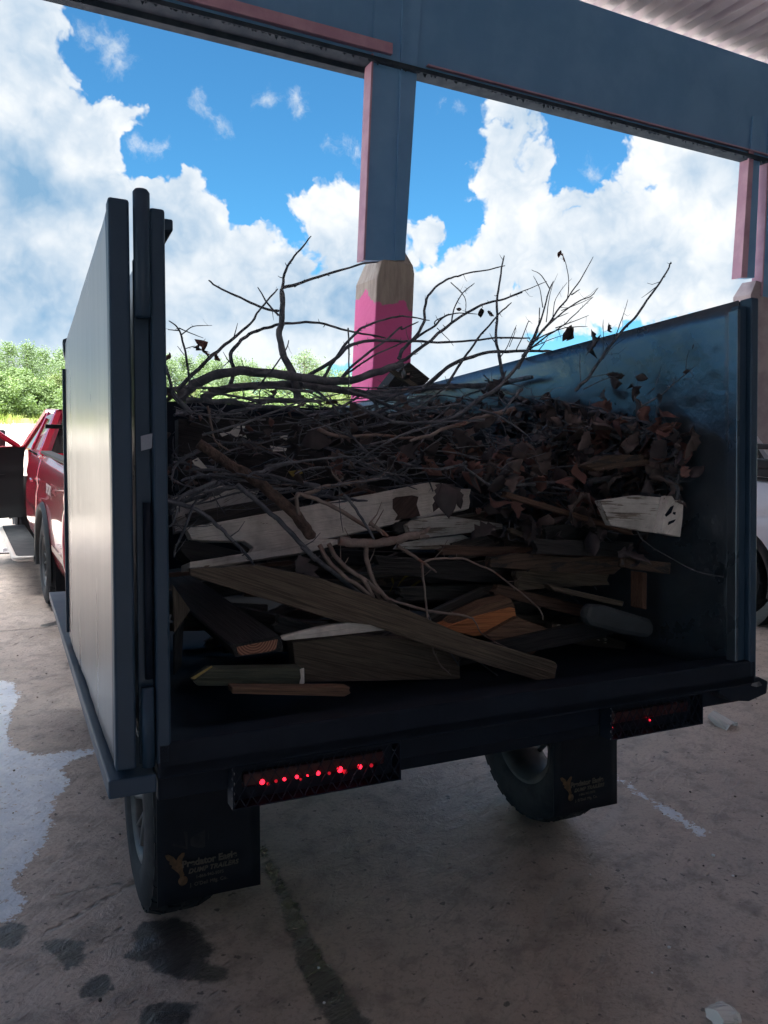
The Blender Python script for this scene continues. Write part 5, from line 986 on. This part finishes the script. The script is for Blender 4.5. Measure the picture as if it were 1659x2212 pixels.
# hanging leafy shoots over the right half, down beside the boards
def leafcluster(cx, cy, rx, ry, n, ly, label, mats_, smin=.06, smax=.125):
    tw = []; lvs = []
    for k in range(3):
        x, y = cx + ru(-rx, rx), cy + ru(-ry, ry); tw.append(([(cx - rx * ru(.5, 1), cy - ry * ru(.3, 1)), (x, y), (x + ru(0, rx), y + ru(-ry, ry) * .6)], 1.5, .7, ly + .05, ly))
    for k in range(int(n * .5)):
        lvs.append((Q(cx + random.gauss(0, rx * .75), cy + random.gauss(0, ry * .75), ly + ru(-.2, .25)), ru(smin, smax), random.choice([0, 0, 1])))
    branch(tw, ly, label, leaves=lvs, lm=mats_, nub=.05)
for c_ in [(1000, 960, 45, 25, 16, .75, 'cluster of brown leaves left of the main leaf mass, above the white board end', dry[2]), (1090, 970, 50, 40, 26, .8, 'cluster of pinkish leaves above the right end of the white board', dry[0]), (1180, 960, 55, 45, 34, .85, 'dense dry leaf cluster in the middle of the leaf mass', dry[1]), (1270, 940, 60, 45, 34, .95, 'dense tan leaf cluster near the right wall, high up', dry[1]), (1350, 950, 50, 35, 22, .9, 'leaf cluster over the short brown board end', dry[0]), (1240, 1030, 60, 40, 34, .8, 'leaf cluster hanging left of the white board end', dry[2]), (1330, 1060, 50, 35, 22, .8, 'leaves curling over the square white board end', dry[2]), (1200, 1090, 55, 35, 24, .8, 'large rust coloured leaves low in the leaf mass', dry[0]), (1100, 1060, 50, 35, 20, .85, 'dark leaves just right of the white board end', dry[2]), (1270, 1130, 45, 30, 14, .75, 'red brown leaves hanging lowest on the right', dry[0]), (1390, 1080, 35, 30, 9, .72, 'leaves in front of the square white board end', dry[2]), (1130, 1150, 50, 35, 12, .9, 'shaded leaves hanging under the leaf mass', dry[2]), (1160, 1150, 60, 30, 26, .60, 'leaf cluster hanging over the board ends, centre right', dry[2]), (1260, 1100, 60, 30, 26, .58, 'large leaf cluster left of the square white board end', dry[1]), (1330, 1165, 45, 25, 16, .45, 'leaf cluster below the square white board end', dry[2]), (1050, 1010, 40, 25, 14, .7, 'leaf cluster above the tip of the white board', dry[0]), (1400, 1030, 35, 30, 14, .5, 'leaf cluster over the right end of the short board', dry[2]), (1200, 880, 60, 25, 20, 1.2, 'leaves on top of the heap at the foot of the twig fan', dry[2]), (1080, 830, 40, 22, 9, 1.1, 'a few leaves beside the curved branch under the fan', dry[2]), (800, 990, 60, 30, 10, .9, 'scattered leaves in the middle of the heap', dry[2]), (560, 960, 60, 30, 10, .9, 'scattered leaves in the left of the heap', dry[2]), (700, 930, 60, 30, 12, 1.1, 'leaves caught between limbs left of the pier', dry[2])]: leafcluster(*c_)
def hero(label, lst, m, ly):
    lb = MB(); o0 = Q(*lst[0][0], ly)
    for (p, s, a, f, cu) in lst:
        d = TA * math.cos(a) + TU * math.sin(a); leafshape(lb, Q(p[0], p[1], ly) - o0, s, tuple(-TL + TA * ru(-.3, .3) + TU * ru(-.2, .3)), tuple(d), cu, form=f)
    o = lb.build('dry_leaf', m); o.location = tuple(o0); tag(o, label, 'leaf'); s_ = o.modifiers.new('t', 'SOLIDIFY'); s_.thickness = .0006
hero('dark three lobed leaf hanging in front of the white board', [((957, 1040), .10, -1.9, 0, .3), ((960, 1040), .12, -1.5, 1, .4), ((966, 1042), .10, -1.0, 0, .3)], dry[2], .40)
hero('large curled leaf alone against the dark right wall', [((1500, 925), .11, -1.75, 0, .6), ((1492, 920), .09, -1.5, 1, -.5)], dry[1], .22)
hero('long twisted leaf hanging under the white board', [((650, 1195), .13, -1.4, 0, .5), ((655, 1232), .09, -1.9, 0, -.6)], dry[2], .42)
hero('rust leaf pair lying before the square board end', [((1360, 1045), .10, -.9, 0, .5), ((1345, 1052), .09, -.2, 1, .4)], dry[0], .70)
hero('tan leaf bending over the leaf mass', [((1352, 930), .10, -.7, 0, .7), ((1330, 945), .09, -.4, 1, .5)], dry[1], .80)
hero('pinkish split leaf above the white board end', [((1050, 985), .085, -1.3, 0, .3), ((1108, 990), .08, -1.5, 0, -.4)], dry[1], .68)
scr = mat('torn_white_sheet', (.62, .62, .60, 1), (.75, .75, .72, 1), 8, .7)
for pts, ly, lb_ in (([(497, 932), (513, 918), (530, 920), (527, 930), (534, 946), (520, 941), (508, 944), (498, 936), (480, 943), (474, 936)], 1.1, 'torn white sheet showing through the tangle at the left'), ([(604, 944), (612, 936), (622, 940), (620, 950), (612, 948)], 1.1, 'small torn white scrap in the tangle, left of centre'), ([(583, 962), (620, 968), (618, 974), (590, 975)], 1.0, 'thin pale strip in the tangle above the log'), ([(415, 995), (428, 988), (441, 1003), (452, 1016), (440, 1014), (420, 1004)], .8, 'white flake at the left of the tangle beside the corner post'), ([(1190, 850), (1204, 842), (1226, 856), (1240, 880), (1224, 874), (1206, 862)], 1.3, 'pale plank corner among the leaves below the twig fan'), ([(622, 1018), (650, 1014), (655, 1022), (632, 1030)], .9, 'small yellowish offcut above the white board')):
    slab('scrap', pts, ly, .1, .3, th=.004, m=scr if 'yellow' not in lb_ else yl, label=lb_, cat='scrap')
# ------------------------------------------------------------------ litter on the floor
clr = glass('clear_plastic', (.92, .95, .97, 1), .12)
cm = bpy.data.materials.new('crumpled_plastic'); cm.use_nodes = True; t = NT(cm.node_tree); b_ = cm.node_tree.nodes['Principled BSDF']; b_.inputs['Base Color'].default_value = (.85, .88, .9, 1); b_.inputs['Roughness'].default_value = .2; b_.inputs['Alpha'].default_value = .62
def cup(px, py, s, ang, label):
    c = ground_at(px, py); b = MB(); n = 22; vs = []; prof = [(0, .0), (0, .030), (.004, .031), (.05, .037), (.085, .041), (.088, .046), (.094, .046)]
    for h_, r_ in prof:
        for j in range(n):
            a = 2 * math.pi * j / n; k = 1 + .34 * noise.noise(Vector((math.cos(a) * 2, math.sin(a) * 2, h_ * 40)))
            vs.append((h_, r_ * k * math.cos(a), r_ * k * math.sin(a) * .62 + .004 * noise.noise(Vector((a * 2, h_ * 60, 1)))))
    b.add(vs, [(i * n + j, i * n + (j + 1) % n, (i + 1) * n + (j + 1) % n, (i + 1) * n + j) for i in range(len(prof) - 1) for j in range(n)], smooth=False)
    o = b.build('plastic_cup', cm); o.matrix_world = Matrix.Translation((c[0], c[1], .035 * s)) @ Matrix.Rotation(ang, 4, 'Z') @ Matrix.Rotation(.35, 4, 'Y') @ Matrix.Scale(s, 4); tag(o, label, 'cup'); s_ = o.modifiers.new('t', 'SOLIDIFY'); s_.thickness = .0012
cup(1536, 1560, 1.5, -.9, 'crushed clear plastic cup lying on the concrete right of the dumper')
cup(1540, 2218, 1.0, .6, 'clear plastic cup cut by the bottom edge of the picture')
bits = [(1541, 1851, .010), (1583, 1895, .007), (1445, 2050, .008), (1275, 1892, .005), (700, 2170, .006), (1408, 2105, .005), (688, 2094, .006)]
for i, (x, y, r_) in enumerate(bits):
    c = ground_at(x, y); b = MB(); vs = [(r_ * ru(.6, 1) * math.cos(a), r_ * ru(.6, 1) * math.sin(a), z * r_) for z in (0, .5) for a in [k * 1.2566 for k in range(5)]]
    b.add(vs, [(0, 1, 6, 5), (1, 2, 7, 6), (2, 3, 8, 7), (3, 4, 9, 8), (4, 0, 5, 9), (5, 6, 7, 8, 9)]); o = b.build('paint_chip', mat('white_chip', (.8, .82, .85, 1), rough=.5) if i == 0 else bpy.data.materials['white_chip']); o.location = (c[0], c[1], .005); tag(o, 'tiny white chip lying on the concrete floor', 'chip', 'white chips on the concrete')
stm = mat('small_stone', (.07, .06, .06, 1), (.16, .14, .13, 1), 30, .9)
b = MB()
for i in range(420):
    x, y = ru(1.0, 4.6), ru(1.9, 6.8)
    if rnd() < .35: x, y = ru(-3.2, -.8), ru(1.6, 6)
    r_ = ru(.002, .007); vs = [(x + r_ * ru(.6, 1.2) * math.cos(a), y + r_ * ru(.6, 1.2) * math.sin(a), .004 + z * r_) for z in (0, .7) for a in [k * 1.2566 for k in range(5)]]
    b.add(vs, [(0, 1, 6, 5), (1, 2, 7, 6), (2, 3, 8, 7), (3, 4, 9, 8), (4, 0, 5, 9), (5, 6, 7, 8, 9)])
tag(b.build('grit', stm), 'fine dark grit strewn over the concrete', 'grit', kind='stuff')
for m_ in bpy.data.materials:
    if '_' in m_: del m_['_']
